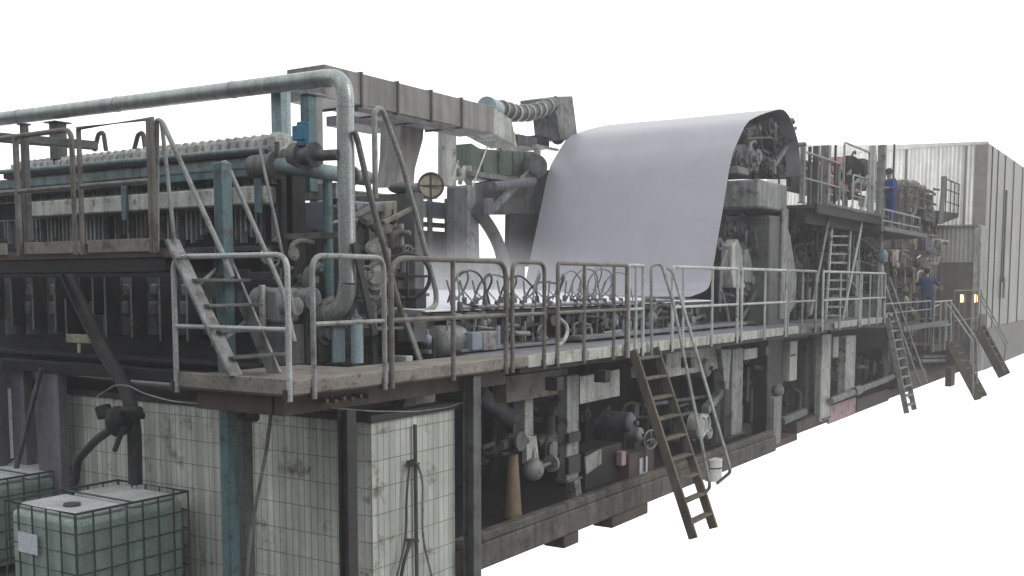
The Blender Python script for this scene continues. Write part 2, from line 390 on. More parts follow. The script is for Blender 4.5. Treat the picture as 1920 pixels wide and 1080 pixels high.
ladder(f3, P(1780, 645, x=f3.x + 1.0), 1.0, 7, 'brown wooden stair with white handrails beside the corrugated hood', 'wooddark', sw=.10, sh=.22,
       rails=[[P(1775, 640, x=f3.x), P(1772, 565, x=f3.x), P(1824, 640, x=f3.x), P(1825, 742, x=f3.x)], [P(1784, 640, x=f3.x + .6), P(1782, 565, x=f3.x + .6), P(1832, 638, x=f3.x + .6), P(1832, 720, x=f3.x + .6)]], railmat='raillight')
f4 = P(1880, 706, z=0)
ladder(f4, P(1832, 615, x=f4.x), 1.0, 6, 'dark stair climbing the corner of the corrugated hood', 'brown', sw=.14, sh=.3,
       rails=[[P(1830, 545, x=f4.x), P(1886, 648, x=f4.x), P(1880, 700, x=f4.x)], [P(1836, 545, x=f4.x + .5), P(1890, 645, x=f4.x + .5)]], railmat='railgrey')

# ================================================================== TANK, COLUMNS UNDER THE PLATFORM
t = thing('tiled_tank', (8.1, 7.0, 0), 'large stock tank faced with narrow stained white tiles under the near walkway', 'tank')
part('tiled_wall', MB().box(8.1, 9.56, 7.0, 13.5, -.6, 2.12), 'tile', t, .01)
part('rim', MB().box(8.06, 9.6, 6.96, 13.5, 2.122, 2.2), 'dark', t, .01)
t = thing('concrete_pier', (9.0, 7.3, 2.2), 'white concrete pier standing on the tiled tank under the walkway', 'pier')
part('shaft', MB().box(9.05, 9.4, 7.15, 7.5, 2.202, 2.52), 'walkpale', t, .01)
part('side_plate', MB().prism([(8.75, 7.1, 2.204), (8.98, 7.1, 2.204), (9.04, 7.1, 2.5), (8.9, 7.1, 2.5)], (0, .3, 0)), 'mid', t, .005)
def post(name, x, y, z0, z1, w, mat, label, cat='column', flange=True, group=None):
    t = thing(name, (x, y, z0), label, cat, group)
    if flange:
        m = MB().box(x - w / 2, x + w / 2, y - w / 2, y - w / 2 + .018, z0, z1).box(x - w / 2, x + w / 2, y + w / 2 - .018, y + w / 2, z0, z1)
        part('flange', m, mat, t, .003)
        part('web', MB().box(x - .009, x + .009, y - w / 2 + .019, y + w / 2 - .019, z0, z1), mat, t, 0)
    else: part('shaft', MB().box(x - w / 2, x + w / 2, y - w / 2, y + w / 2, z0, z1), mat, t, .01)
    part('base_plate', MB().box(x - w * .9, x + w * .9, y - w * .9, y + w * .9, z0 - .02, z0 - .002), mat, t, .003)
    return t
q = P(427, 740, x=7.2)
post('steel_column', 7.2, q.y, 0, 4.74, .13, 'teal', 'tall teal painted steel column passing behind the near walkway corner', flange=False)
q = P(455, 790, x=7.5)
t = post('pipe_column', 7.5, q.y, 0, 2.15, .14, 'mid', 'grimy grey column with a rusty cap, just right of the teal column', flange=False)
part('cap', MB().ball((7.5, q.y, 2.2), .11, (1, 1, .8)).cyl((7.5, q.y - .2, 2.17), (7.5, q.y + .05, 2.17), .05), 'brown', t, 0)
q = P(650, 800, y=6.82)
post('steel_column', q.x, 6.82, 0, 2.32, .13, 'dark', 'dark rusty column standing in front of the tiled tank corner')
q = P(885, 800, y=6.82)
post('steel_column', q.x, 6.82, 0, 2.5, .15, 'mid', 'grey scratched column right of the tiled tank')
# teal brace in front of tank
one('brace_pole', MB().tube([P(512, 745, x=7.3), P(500, 840, x=7.35), P(470, 1000, x=7.4), P(462, 1080, x=7.4)], .02, 7), 'lightgrey', 'thin pale pole leaning in front of the tiled tank', 'pole', bevel=0)
# conduit on the right face of the tank
t = thing('conduit', P(775, 1080, y=6.97), 'grey conduit and hanging hoses on the right tiled face of the tank', 'conduit')
yy = 6.955
part('pipe', MB().cyl(P(778, 796, y=yy), P(782, 1110, y=yy), .022, 8), 'mid', t, 0)
part('bracket', MB().bar(P(765, 866, y=yy), P(785, 870, y=yy), .03).bar(P(764, 1012, y=yy), P(784, 1014, y=yy), .03).cyl(P(772, 868, y=6.9), P(772, 868, y=6.99), .04, 10), 'dark', t, 0)
part('hose', MB().tube([P(768, 872, y=6.93), P(762, 930, y=6.93), P(762, 1010, y=6.93), P(742, 1090, y=6.9)], .014, 7, .2), 'mid', t, 0)
part('hose', MB().tube([P(782, 868, y=6.93), P(793, 900, y=6.93), P(792, 1010, y=6.93), P(812, 1090, y=6.9)], .014, 7, .2), 'lightgrey', t, 0)
part('hose', MB().tube([P(770, 1014, y=6.93), P(758, 1050, y=6.9), P(748, 1100, y=6.9)], .02, 7, .1), 'dark', t, 0)
# loose cable under the platform
pts = [P(180, 745, x=7.0)] + [P(x, y, x=6.9) for x, y in ((215, 722), (240, 722), (270, 738), (320, 752), (370, 757), (415, 757))]
one('cable', MB().tube(pts, .008, 6, .1), 'lightgrey', 'thin pale cable sagging under the near platform left of the teal column', 'cable', bevel=0)
pts = [P(620, 765, y=6.9), P(700, 771, y=6.95), P(780, 772, y=6.95), P(840, 764, y=6.95), P(880, 750, y=6.95)]
one('cable', MB().tube(pts, .008, 6, .1), 'lightgrey', 'thin pale cable sagging above the right face of the tiled tank', 'cable', bevel=0)

# ================================================================== CAGED LIQUID TOTES
def tote(x0, y0, label, sx=1.44, sy=1.26, z1=1.17, detail=True):
    t = thing('caged_tote', (x0 + sx / 2, y0 + sy / 2, 0), label, 'liquid tote', 'caged plastic totes')
    x1, y1 = x0 + sx, y0 + sy
    i = .035
    part('bottle', MB().box(x0 + i, x1 - i, y0 + i, y1 - i, .14, z1 - .09), 'plastic', t, .06)
    m = MB().box(x0 + .1, x0 + sx * .47, y0 + .1, y1 - .1, z1 - .088, z1 - .02).box(x0 + sx * .53, x1 - .1, y0 + .1, y1 - .1, z1 - .088, z1 - .02)
    part('top_panel', m, 'platform', t, .03)
    part('cap', MB().cyl((x0 + .3, y0 + .5, z1 - .02), (x0 + .3, y0 + .5, z1 + .01), .09, 18), 'mid', t, .005)
    part('top_rim', MB().tube([(x0, y0, z1), (x1, y0, z1), (x1, y1, z1), (x0, y1, z1)], .014, 8, closed=True), 'cage', t, 0)
    part('cross_tube', MB().tube([(x0 + sx * .5, y0, z1), (x0 + sx * .5, y1, z1)], .012, 8), 'cage', t, 0)
    m = MB()
    for k in range(1, 5):
        z = z1 - k * .215
        m.tube([(x0 - .006, y0 - .006, z), (x1 + .006, y0 - .006, z), (x1 + .006, y1 + .006, z), (x0 - .006, y1 + .006, z)], .009, 7, closed=True)
    part('cage_hoop', m, 'cage', t, 0)
    m = MB()
    for k in range(0, 8):
        u = k / 7
        for yy in (y0 - .006, y1 + .006): m.cyl((x0 + sx * u, yy, .1), (x0 + sx * u, yy, z1), .011, 7)
    for k in range(0, 6):
        u = k / 5
        for xx in (x0 - .006, x1 + .006): m.cyl((xx, y0 + sy * u, .1), (xx, y0 + sy * u, z1), .011, 7)
    part('cage_bar', m, 'cage', t, 0)
    m = MB().box(x0, x1, y0, y1, .1, .135)
    for a in (0, .45, .9): m.box(x0 + a * sx * .98 + 0, x0 + a * sx * .98 + .12, y0 + .02, y1 - .02, 0, .098)
    part('pallet', m, 'galv', t)
    if detail: part('label_sheet', MB().box(x0 - .024, x0 - .018, y0 + sy * .52, y0 + sy * .80, z1 - .52, z1 - .30), 'label', t, 0)
    return t
tote(6.40, 9.54, 'nearest caged plastic tote of pale green liquid with a white label on its side')
tote(6.75, 12.02, 'caged plastic tote behind the nearest one, cut off by the left edge of the picture', detail=False)

m = MB().box(2, 9.62, 6.72, 20, -.12, -.02); o = _mesh('floor', m, M['concrete'], V(0, 0, 0)); o['kind'] = 'structure'
one('black_backing', MB().box(9.9, 10.1, 13.6, 20, -.02, 3.0), 'darker', 'added black backing deep in the lower left behind the violet columns', 'wall')  # black panel added where the far depth lies in shade
# ================================================================== UPPER LEFT PLATFORM AND ITS STAIR
t = thing('upper_platform', (6.6, 8.35, 3.7), 'raised service platform with a dusty beige toe board along the left end of the machine', 'platform')
part('deck', MB().box(6.62, 7.4, 8.36, 15.5, 3.80, 3.86), 'brown', t)
for k, (a, b) in enumerate(((8.37, 9.44), (9.6, 10.55), (10.9, 13.2))): part('toe_board', MB().box(6.585, 6.612, a, b, 3.86, 3.985), 'walk', t, .004)
m = MB().box(6.64, 6.72, 8.4, 15.5, 3.66, 3.798).box(7.3, 7.38, 8.4, 15.5, 3.66, 3.798)
for k in range(9): m.box(6.73, 7.29, 8.5 + k * .75, 8.56 + k * .75, 3.68, 3.797)
part('floor_beam', m, 'darker', t)
def railing_y(ya, yb, label, mat, za=5.11, zmid=4.53, posts=(), rnd=.0, x=6.57, r=.027):
    t = thing('railing', (x, ya, 3.8), label, 'railing', 'railings along the walkways')
    part('frame_tube', MB().tube([(x, ya, 3.84), (x, ya, za), (x, yb, za), (x, yb, 3.84)], r, 9, rnd), mat, t, 0)
    part('middle_rail', MB().tube([(x, ya, zmid), (x, yb, zmid)], r * .85, 8), mat, t, 0)
    for q in posts: part('post', MB().bar((x, q, 3.84), (x, q, za), .05), mat, t)
    return t
railing_y(8.36, 9.5, 'angle iron railing on the raised platform beside the head of its stair', 'railbrown', posts=(8.40,))
railing_y(9.62, 11.6, 'railing with a rounded end on the raised platform at the far left', 'railbrown', rnd=.12, posts=(10.6,))
# stair from the raised platform down to the near walkway
t = thing('stair', (6.9, 8.3, 2.66), 'short steel stair with bent handrails from the raised platform down to the near walkway', 'stair')
sa_, sb_ = (P(322, 450, x=6.66), P(442, 706, x=6.66)), (P(412, 462, x=7.35), P(518, 706, x=7.35))
for i, (a, b) in enumerate((sa_, sb_)):
    part('stringer', MB().bar(a, b, .035, .16, up=(0, 1, .5)), 'lightgrey', t)
    if i == 0: hr = [P(294, 470, x=6.64), P(294, 224, x=6.64), P(304, 228, x=6.64), P(415, 470, x=6.64), P(436, 520, x=6.64)]
    else: hr = [P(415, 480, x=7.38), P(415, 306, x=7.38), P(424, 304, x=7.38), P(528, 540, x=7.38), P(552, 640, x=7.38)]
    part('handrail', MB().tube(hr, .024, 8, .05), 'railgrey', t, 0)
part('side_tube', MB().tube([P(303, 228, x=6.66), P(329, 468, x=6.66)], .02, 8), 'railgrey', t, 0)
part('side_tube', MB().tube([P(486, 275, x=7.9), P(520, 430, x=7.9), P(552, 590, x=7.9)], .016, 8), 'lightgrey', t, 0)
for k in range(5):
    s = (k + .6) / 5.3; c = sa_[0].lerp(sa_[1], s); d = sb_[0].lerp(sb_[1], s); d.y = c.y; d.z = c.z
    part('tread', MB().bar(c, d, .17, .03), 'mid', t)
part('brace', MB().bar(P(365, 540, x=6.8), P(440, 475, x=7.5), .03).bar(P(410, 645, x=6.8), P(470, 595, x=7.5), .03), 'railgrey', t)
# posts carrying the overhead pipe
def slim(px0, py0, py1, x, w, mat, label, name='steel_post'):
    a = P(px0, py0, x=x); b = P(px0, py1, x=x)
    t = thing(name, (x, a.y, min(a.z, b.z)), label, 'post')
    z0, z1 = sorted((a.z, b.z))
    part('shaft', MB().box(x - w / 2, x + w / 2, a.y - w / 2, a.y + w / 2, z0, z1), mat, t)
    part('top_plate', MB().box(x - w * .8, x + w * .8, a.y - w * .8, a.y + w * .8, z1 + .002, z1 + .02), mat, t, .002)
    return t
slim(45, 235, 470, 7.0, .07, 'mid', 'thin grey post from the raised platform up to the overhead pipe at the far left')
slim(108, 232, 300, 8.6, .16, 'mid', 'grey post with a bracket under the overhead pipe near the left edge')
slim(526, 160, 285, 8.8, .16, 'lightteal', 'pale blue post under the overhead pipe at the right end of the press')
slim(578, 180, 360, 9.4, .14, 'teal', 'teal post under the duct end, behind the blue motor')
slim(592, 180, 450, 9.9, .12, 'lightgrey', 'slim grey post just right of the teal post under the duct end')
one('roof_beam', MB().bar(P(-20, 255, x=7.2), P(180, 272, y=P(180, 272, x=8.6).y), .06, .1).bar(P(0, 262, x=8.7), P(180, 276, x=8.9), .08), 'mid', 'dim steel beam running behind the far left railing under the pipe', 'beam')
for i, (px, lab) in enumerate(((188, 'left of two bent lifting brackets on top of the press'), (262, 'right of two bent lifting brackets on top of the press'))):
    one('lifting_bracket', MB().tube([P(px - 11, 283, x=8.9), P(px - 3, 250 - i * -2, x=8.9), P(px + 6, 248, x=8.9), P(px + 11, 283, x=8.9)], .03, 6, .08), 'mid', lab, 'bracket', 'lifting brackets', bevel=0)

# ================================================================== OVERHEAD STAINLESS PIPE
t = thing('overhead_pipe', (8.6, 7.75, 3.3), 'long stainless pipe crossing above the left end and turning down in front of the machine', 'pipe')
xp, yv = 8.6, 7.74
pA, pB = P(-70, 232, x=xp), P(606, 147, x=xp)
part('main_run', MB().cyl(pA, pB, .094, 24), 'steel', t, 0)
part('elbow', MB().tube([pB, (xp, 7.86, pB.z - .02), (xp, 7.765, pB.z - .10), (xp, yv, pB.z - .22), (xp, yv, pB.z - .34)], .097, 24, .1), 'steel', t, 0)
part('down_pipe', MB().cyl((xp, yv, pB.z - .342), (xp, yv, 3.55), .095, 24), 'steel', t, 0)
part('lower_elbow', MB().tube([(xp, yv, 3.548), (xp, yv + .03, 3.38), (xp, yv + .13, 3.26), (xp, yv + .30, 3.2), (xp, yv + .55, 3.19)], .1, 24, .08), 'steel', t, 0)
m = MB()
for q in (.2, .5, .8):
    c = pA.lerp(pB, q); m.cyl(c, c + (pB - pA).normalized() * .025, .1, 24)
part('weld_collar', m, 'steel', t, 0)
part('flange', MB().cyl((xp, yv + .5, 3.19), (xp, yv + .54, 3.19), .17, 20), 'mid', t, 0)
q1 = P(614, 338, x=8.9); part('companion_pipe', MB().cyl(q1, (q1.x, q1.y, 3.3), .055, 14), 'teal', t, 0)
part('support_stub', MB().cyl((8.72, yv - .02, 3.16), (8.72, yv - .02, 2.67), .07, 14), 'lightteal', t, 0)

# ================================================================== FILTER PRESS LIKE HEADBOX AT THE LEFT
xh = 8.55
t = thing('headbox', (xh, 8.8, 2.2), 'long dark press body at the left with pale clamp lugs along its top', 'machine')
part('housing', MB().box(xh + .45, 9.22, 8.95, 16.5, 2.3, 4.86), 'darker', t, .01)  # solid black box stands in for the dark machine interior
part('top_beam', MB().box(xh, xh + .5, 8.85, 16.2, 4.86, 5.01), 'tealgrey', t, .03)
part('teal_beam', MB().box(xh - .03, xh + .3, 8.9, 16.2, 4.78, 4.855), 'teal', t, .006)
part('white_beam', MB().box(xh - .02, xh + .2, 8.95, 13.6, 4.46, 4.67), 'pale', t, .02)
part('steam_tube', MB().tube([(xh - .1, 16, 5.11), (xh - .1, 8.75, 5.06)], .032, 10), 'tealgrey', t, 0)
part('lug_rail', MB().box(xh - .02, xh + .42, 8.86, 14.1, 5.012, 5.10), 'dark', t, .01)
ncl = 34
for k in range(ncl):
    y = 8.98 + k * .148
    part('clamp_lug', MB().box(xh - .02, xh + .4, y - .052, y + .052, 5.10, 5.2).cyl((xh + .02, y, 5.2), (xh + .38, y, 5.2), .05, 12), 'pale', t, .012)
part('end_cover', MB().prism([(xh - .03, 8.72, 5.0), (xh + .45, 8.72, 5.0), (xh + .45, 8.72, 5.2), (xh + .05, 8.72, 5.26), (xh - .03, 8.72, 5.2)], (0, .14, 0)), 'pale', t, .01)
m = MB()
random.seed(3)
for k in range(64):
    y = 8.95 + k * .088
    h = random.uniform(.25, .42); w = random.choice((.012, .02, .034))
    if random.random() < .8: m.box(xh + .2, xh + .3, y - w / 2, y + w / 2, 4.44 - h, 4.455)
m.box(xh + .2, xh + .3, 8.9, 14.7, 4.445, 4.458); part('hanging_plate', m, 'lightgrey', t, .003)
m = MB()
for k in range(70):
    y = 8.95 + k * .09; h = random.uniform(.05, .09)
    if random.random() < .7: m.box(xh + .12, xh + .2, y - .008, y + .008, 4.70, 4.70 + h)
m.box(xh + .12, xh + .2, 8.9, 15.3, 4.69, 4.702); part('nozzle_strip', m, 'lightgrey', t, 0)
m = MB()
for y in (8.95, 9.45, 11.35, 13.5): m.box(xh - .06, xh - .025, y, y + .1, 4.35, 4.84)
part('hanger_strap', m, 'teal', t)
part('lower_rail', MB().box(xh - .05, xh + .1, 8.9, 16, 3.60, 3.68).box(xh - .05, xh + .3, 8.9, 16, 3.92, 3.98), 'dark', t)
# big header tube at the right end
t = thing('header_pipe', (xh, 8.4, 4.5), 'fat grey green header pipe leaving the right end of the press towards the stainless pipe', 'pipe')
a, b = P(432, 318, x=8.3), P(622, 342, x=9.5)
a = P(425, 322, x=8.3); b = V(10.2, a.y - .45, 4.70)
part('barrel', MB().cyl((8.4, 8.95, 4.86), (8.4, 8.55, 4.86), .13, 22), 'mid', t, 0)
part('branch', MB().tube([(8.4, 8.6, 4.86), (8.45, 8.38, 4.83), (8.7, 8.25, 4.8), (9.5, 8.2, 4.78)], .088, 16, .12), 'tealgrey', t, 0)
part('flange', MB().cyl((8.4, 8.56, 4.86), (8.4, 8.60, 4.86), .16, 20).cyl((9.2, 8.22, 4.79), (9.24, 8.22, 4.79), .12, 16), 'mid', t, 0)
# actuated valves
t = thing('motor_valve', P(575, 300, x=8.5), 'blue motor valve with round flanged body on the cross pipe left of the stainless pipe', 'valve')
c = P(570, 292, x=8.5)
part('body', MB().cyl(c + V(0, .14, 0), c + V(0, .02, 0), .15, 20).cyl(c + V(0, .02, 0), c + V(0, -.14, 0), .10, 18).cyl(c + V(0, -.14, 0), c + V(0, -.17, 0), .14, 18), 'mid', t, 0)
part('actuator', MB().cyl(c + V(0, 0, .1), c + V(0, 0, .36), .075, 18).box(c.x - .09, c.x + .02, c.y - .07, c.y + .09, c.z + .16, c.z + .32), 'blue', t, .01)
part('pipe', MB().tube([c + V(0, -.15, -.01), c + V(.02, -.5, -.02)], .06, 14), 'mid', t, 0)
t = thing('hand_valve', P(520, 300, x=8.55), 'grey flanged valve at the right end of the row of clamp lugs', 'valve')
c = P(520, 300, x=8.5)
part('body', MB().ball(c, .11, (1, 1.3, 1)).cyl(c + V(0, .13, 0), c + V(0, .16, 0), .14, 18).cyl(c + V(0, -.15, -.01), c + V(0, -.12, -.01), .13, 18), 'lightgrey', t, 0)
part('stem', MB().cyl(c + V(0, 0, .1), c + V(0, 0, .2), .03, 10), 'mid', t, 0)
# frames below the header
t = thing('end_frame', (8.7, 8.5, 2.7), 'dark upright frame carrying the right end of the press above the stair', 'frame')
m = MB()
for px in (497, 528): 
    q = P(px, 400, x=8.75); m.box(8.72, 8.8, q.y - .035, q.y + .035, 2.7, 4.78)
part('upright', m, 'darker', t)
part('side_rail', MB().box(8.74, 8.8, 8.0, 8.9, 4.05, 4.12).box(8.6, 8.7, 8.25, 8.9, 3.55, 3.63), 'mid', t)
one('blue_grey_guard', MB().box(9.7, 9.76, P(618, 400, x=9.7).y, P(532, 400, x=9.7).y, P(570, 432, x=9.7).z, P(570, 380, x=9.7).z), 'bluegrey', 'flat blue grey guard panel between the press and the stainless pipe', 'guard')
one('steel_plate', MB().box(9.7, 9.76, P(630, 360, x=9.7).y, P(532, 360, x=9.7).y, P(570, 376, x=9.7).z, P(570, 346, x=9.7).z), 'lightgrey', 'light grey plate above the blue grey guard panel', 'plate')

one('back_frame', MB().box(11.0, 11.2, 8.7, 10.6, 2.7, 4.75), 'mid', 'grey frame plate behind the stainless pipe and the blue grey guard', 'frame')
# foil boxes below the raised platform
t = thing('foil_box_row', (8.2, 8.6, 2.3), 'row of dark suction boxes with thin ribs whose edges are painted bright under the raised platform', 'machine')
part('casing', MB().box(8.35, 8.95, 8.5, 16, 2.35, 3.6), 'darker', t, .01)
random.seed(5)
for px, y0, y1 in ((22, 518, 610), (62, 518, 618), (104, 518, 622), (150, 512, 565), (175, 512, 590), (198, 515, 632), (247, 518, 632), (300, 515, 640), (352, 545, 640), (398, 560, 650), (125, 560, 628), (-20, 515, 600)):
    a = P(px, y0, x=8.08); b = P(px, y1, x=8.08)
    part('rib', MB().box(8.07, 8.345, a.y - .007, a.y + .007, b.z, a.z), 'dark', t, 0)
    part('painted_lit_edge', MB().box(8.052, 8.069, a.y - .008, a.y + .008, b.z, a.z), 'lightgrey', t, 0)  # paler strip paints the light caught by the rib edge
for px, w in ((236, 13), (286, 14), (98, 14), (52, 12), (345, 10)):
    a = P(px, 540, x=8.25)
    part('side_cover', MB().box(8.24, 8.34, a.y - .05, a.y + .05, P(px, 555, x=8.25).z, a.z + .05).box(8.22, 8.34, a.y - .05, a.y + .06, P(px, 590, x=8.25).z, P(px, 565, x=8.25).z), 'lightgrey', t, .02)
for px in (43, 84, 128, 163, 187, 222, 272, 324, 375, 4):
    a = P(px, 520, x=8.2); b = P(px, 625, x=8.2)
    part('barrel_panel', MB().cyl((8.36, a.y, b.z - .02), (8.36, a.y, a.z), .12, 18), 'mid', t, 0)
part('drip_tray', MB().box(7.9, 8.34, 8.5, 16, 2.62, 2.66).box(7.95, 8.0, 8.6, 16, 3.62, 3.70), 'darker', t)
one('sign_board', MB().box(7.7, 7.73, P(170, 635, x=7.7).y, P(123, 635, x=7.7).y, P(150, 643, x=7.7).z, P(150, 627, x=7.7).z).box(7.71, 7.73, P(148, 650, x=7.7).y, P(143, 650, x=7.7).y, P(145, 662, x=7.7).z, P(145, 644, x=7.7).z), 'cream', 'small dusty beige board hanging under the raised platform', 'board')
t = thing('drain_pipe', P(240, 760, x=7.6), 'fat dark pipe slanting down under the raised platform', 'pipe')
part('slanted_run', MB().tube([P(118, 495, x=7.6), P(150, 570, x=7.6), P(200, 670, x=7.6), P(238, 725, x=7.6), P(252, 800, x=7.6), P(254, 905, x=7.7)], .082, 16, .3), 'dark', t, 0)
part('flange', MB().cyl(P(250, 775, x=7.6), P(250, 784, x=7.6), .13, 18), 'darker', t, 0)
t = thing('gate_valve', P(210, 800, x=7.5), 'dark cast valve with a bent arm below the slanting pipe', 'valve')
part('body', MB().ball(P(222, 790, x=7.45), .15, (1, 1, 1.2)).cyl(P(200, 772, x=7.45), P(262, 770, x=7.45), .05, 12).cyl(P(192, 762, x=7.45), P(198, 782, x=7.45), .09, 12), 'darker', t, 0)
part('arm', MB().tube([P(222, 795, x=7.45), P(180, 825, x=7.4), P(145, 862, x=7.4), P(140, 905, x=7.4)], .05, 10, .08).tube([P(232, 800, x=7.4), P(215, 845, x=7.4)], .03, 8), 'dark', t, 0)
for i, (x0, x1, lab) in enumerate(((38, 62, 'narrow violet grey column at the lower left edge'), (88, 130, 'broad violet grey column at the lower left, left of the dark valve'), (0, 18, 'dark violet column cut by the left edge of the picture'))):
    y1 = P(x0, 780, x=8.02 - .1 * i).y; y0 = P(x1, 780, x=8.02 - .1 * i).y
    xx = 7.9 - .12 * i
    one('tank_leg', MB().box(xx, xx + .12, y0, y1, 0, 2.5), 'violet', lab, 'column', 'violet grey columns')
one('diagonal_brace', MB().bar(P(78, 690, x=7.7), P(30, 880, x=7.7), .05), 'mid', 'pale diagonal brace between the violet columns', 'brace')
one('beam', MB().box(7.75, 7.95, 8.25, 15.5, 2.42, 2.56), 'darker', 'long dark beam below the suction boxes', 'beam')
# ================================================================== helpers for shapes seen square on
def pan(mb, pts, y, ext, mbx=None):
    """solid of real thickness ext behind the plane y, outline given by photo points on that plane"""
    return mb.prism([P(a, b, y=y) for a, b in pts], (0, ext, 0))
def rbox(mb, x0, y0, x1, y1, y, ext):
    """upright box on plane y between two photo corners, depth ext; straight in the world"""
    a = P(x0, y0, y=y); b = P(x1, y1, y=y); return mb.box(a.x, b.x, y, y + ext, b.z, a.z)

# ================================================================== BOX DUCT AND FLEXIBLE DUCT
DY = 10.6
t = thing('box_duct', P(600, 160, y=DY), 'long grey box duct with dark seams running along above the middle of the machine', 'duct')
a = P(608, 120, y=DY); b = P(915, 250, y=DY)
zt, zb = a.z, P(665, 195, y=DY).z
x1 = P(925, 220, y=DY).x
part('casing', MB().box(a.x, x1, DY, DY + .75, zb, zt), 'duct', t, .01)
m = MB()
for px in (677, 745, 808, 865):
    x = P(px, 180, y=DY).x; m.box(x - .02, x + .02, DY - .03, DY + .78, zb - .03, zt + .02)
part('seam_flange', m, 'mid', t, .004)
part('end_cap', MB().prism([(x1, DY, zb), (x1 + .95, DY + .1, zb - .12), (x1 + .75, DY + .1, zt - .12), (x1, DY, zt)], (0, .6, 0)), 'walkpale', t, .01)
part('bottom_angle', MB().box(a.x + .7, x1 - 1.2, DY - .02, DY + .06, zb - .1, zb - .032), 'mid', t)
m = MB(); rbox(m, 668, 212, 748, 246, 12.2, .7); one('cross_duct', m, 'violet', 'short pale violet duct box behind the long box duct, right of the stainless pipe', 'duct')
m = MB().prism([P(752, 212, y=11.4), P(796, 222, y=11.4), P(793, 262, y=11.4), P(778, 318, y=11.4), P(776, 350, y=11.4), P(744, 350, y=11.4), P(750, 290, y=11.4)], (0, .45, 0))
one('drop_duct', m, 'duct', 'tapering grey duct dropping from the long box duct', 'duct')
m = MB(); rbox(m, 836, 236, 856, 350, 12.6, .2); one('steel_column', m, 'pale', 'pale column under the right end of the long box duct', 'column')
t = thing('flexible_duct', P(925, 205, y=11.0), 'sagging black flexible duct with pale spiral rings at the end of the box duct', 'duct')
pts = [P(918, 208, y=11.2), P(940, 205, y=11.4), P(965, 212, y=11.7), P(990, 212, y=12.1), P(1012, 206, y=12.4), P(1038, 194, y=12.8)]
part('sleeve', MB().tube(pts, .15, 16, .5), 'rubber', t, 0)
for i in range(len(pts) - 1):
    for s in (.0, .5):
        if i == 0 and s == 0: continue
        c = pts[i].lerp(pts[i + 1], s); part('spiral_ring', MB().ring(c, pts[i + 1] - pts[i] + V(.05, 0, -.12), .165, .022, 22, 7), 'pale', t, 0)
part('collar', MB().cyl(P(912, 200, y=11.1), P(928, 206, y=11.25), .19, 18), 'lightteal', t, 0)
t = thing('riser_duct', P(1060, 250, y=12.9), 'grey riser duct with an elbow rising behind the white felt', 'duct')
pan_ = [P(1022, 184, y=12.8), P(1040, 181, y=12.8), P(1074, 180, y=12.8), P(1084, 262, y=12.8), P(1050, 262, y=12.8), P(1046, 222, y=12.8), P(1040, 205, y=12.8), P(1024, 204, y=12.8)]
part('casing', MB().prism(pan_, (0, .7, 0)), 'lightgrey', t, .02)
part('seam_flange', MB().bar(P(1041, 180, y=12.79), P(1043, 207, y=12.79), .06), 'mid', t)

# ================================================================== FAR SIDE FRAME OF THE PRESS (left of the felt)
YB = 12.75
t = thing('far_press_frame', P(950, 500, y=YB), 'dark grey press frame on the far side, seen left of the white felt', 'frame')
part('cross_beam', pan(MB(), [(893, 345), (1035, 318), (1022, 402), (895, 402)], YB, .3), 'mid', t, .02)
part('column', pan(MB(), [(957, 402), (1020, 402), (1016, 500), (955, 500)], YB, .15), 'dark', t, .02)
part('side_frame', pan(MB(), [(846, 350), (892, 345), (894, 402), (898, 404), (900, 484), (985, 484), (985, 545), (846, 545)], YB, .12), 'lightgrey', t, .02)  # pale lower strip has steam haze put into its colour
part('column', pan(MB(), [(852, 352), (876, 350), (876, 520), (852, 520)], YB - .25, .2), 'mid', t, .02)
part('bearing_housing', MB().cyl(P(1004, 312, y=YB - .3), P(1004, 312, y=YB), .27, 20).cyl(P(1004, 312, y=YB - .45), P(1004, 312, y=YB - .3), .16, 16), 'mid', t, 0)
part('arm', MB().bar(P(995, 322, y=YB - .2), P(930, 385, y=YB - .2), .12).bar(P(930, 385, y=YB - .2), P(905, 400, y=YB - .2), .16), 'lightgrey', t)
part('curved_strut', MB().tube([P(893, 392, y=YB - .1), P(918, 425, y=YB - .1), P(936, 460, y=YB - .1), P(946, 500, y=YB - .1)], .14, 14, .6), 'mid', t, 0)
part('hydraulic_cylinder', MB().cyl(P(915, 372, y=YB - .35), P(915, 402, y=YB - .35), .12, 14).cyl(P(925, 350, y=YB - .35), P(1000, 340, y=YB - .35), .1, 12), 'violet', t, 0)
t = thing('green_drive_box', P(940, 330, y=12.9), 'green enclosed drive box on top of the far press frame', 'drive box')
part('cabinet', pan(MB(), [(884, 268), (900, 278), (915, 280), (1002, 284), (1010, 330), (884, 330)], 12.9, .9), 'green', t, .02)
m = MB()
for px in (905, 935, 962, 985):
    a = P(px, 300, y=12.88); m.box(a.x - .02, a.x + .02, 12.86, 12.898, P(px, 326, y=12.88).z, P(px, 286, y=12.88).z)
part('mullion', m, 'mid', t)
m = MB(); rbox(m, 888, 330, 1000, 338, 12.7, .6); part('base', m, 'lightgrey', t)
t = thing('switch_cabinet', P(1000, 278, y=13.1), 'pale violet switch box with a dark front left of the felt top', 'cabinet')
m = MB(); rbox(m, 972, 251, 1008, 278, 13.1, .8); part('body', m, 'violet', t, .01)
m = MB(); rbox(m, 1008.5, 253, 1030, 280, 13.1, .8); part('front', m, 'dark', t, .01)
m = MB(); rbox(m, 1005, 274, 1048, 279, 12.95, .12); rbox(m, 1009, 279, 1014, 310, 12.95, .12); part('bracket', m, 'pale', t)
part('pulley', MB().cyl(P(1046, 258, y=13.0), P(1046, 258, y=13.4), .17, 18), 'mid', t, 0)
t = thing('exhaust_stack', P(949, 290, y=13.2), 'short beige exhaust stack above the green drive box', 'stack')
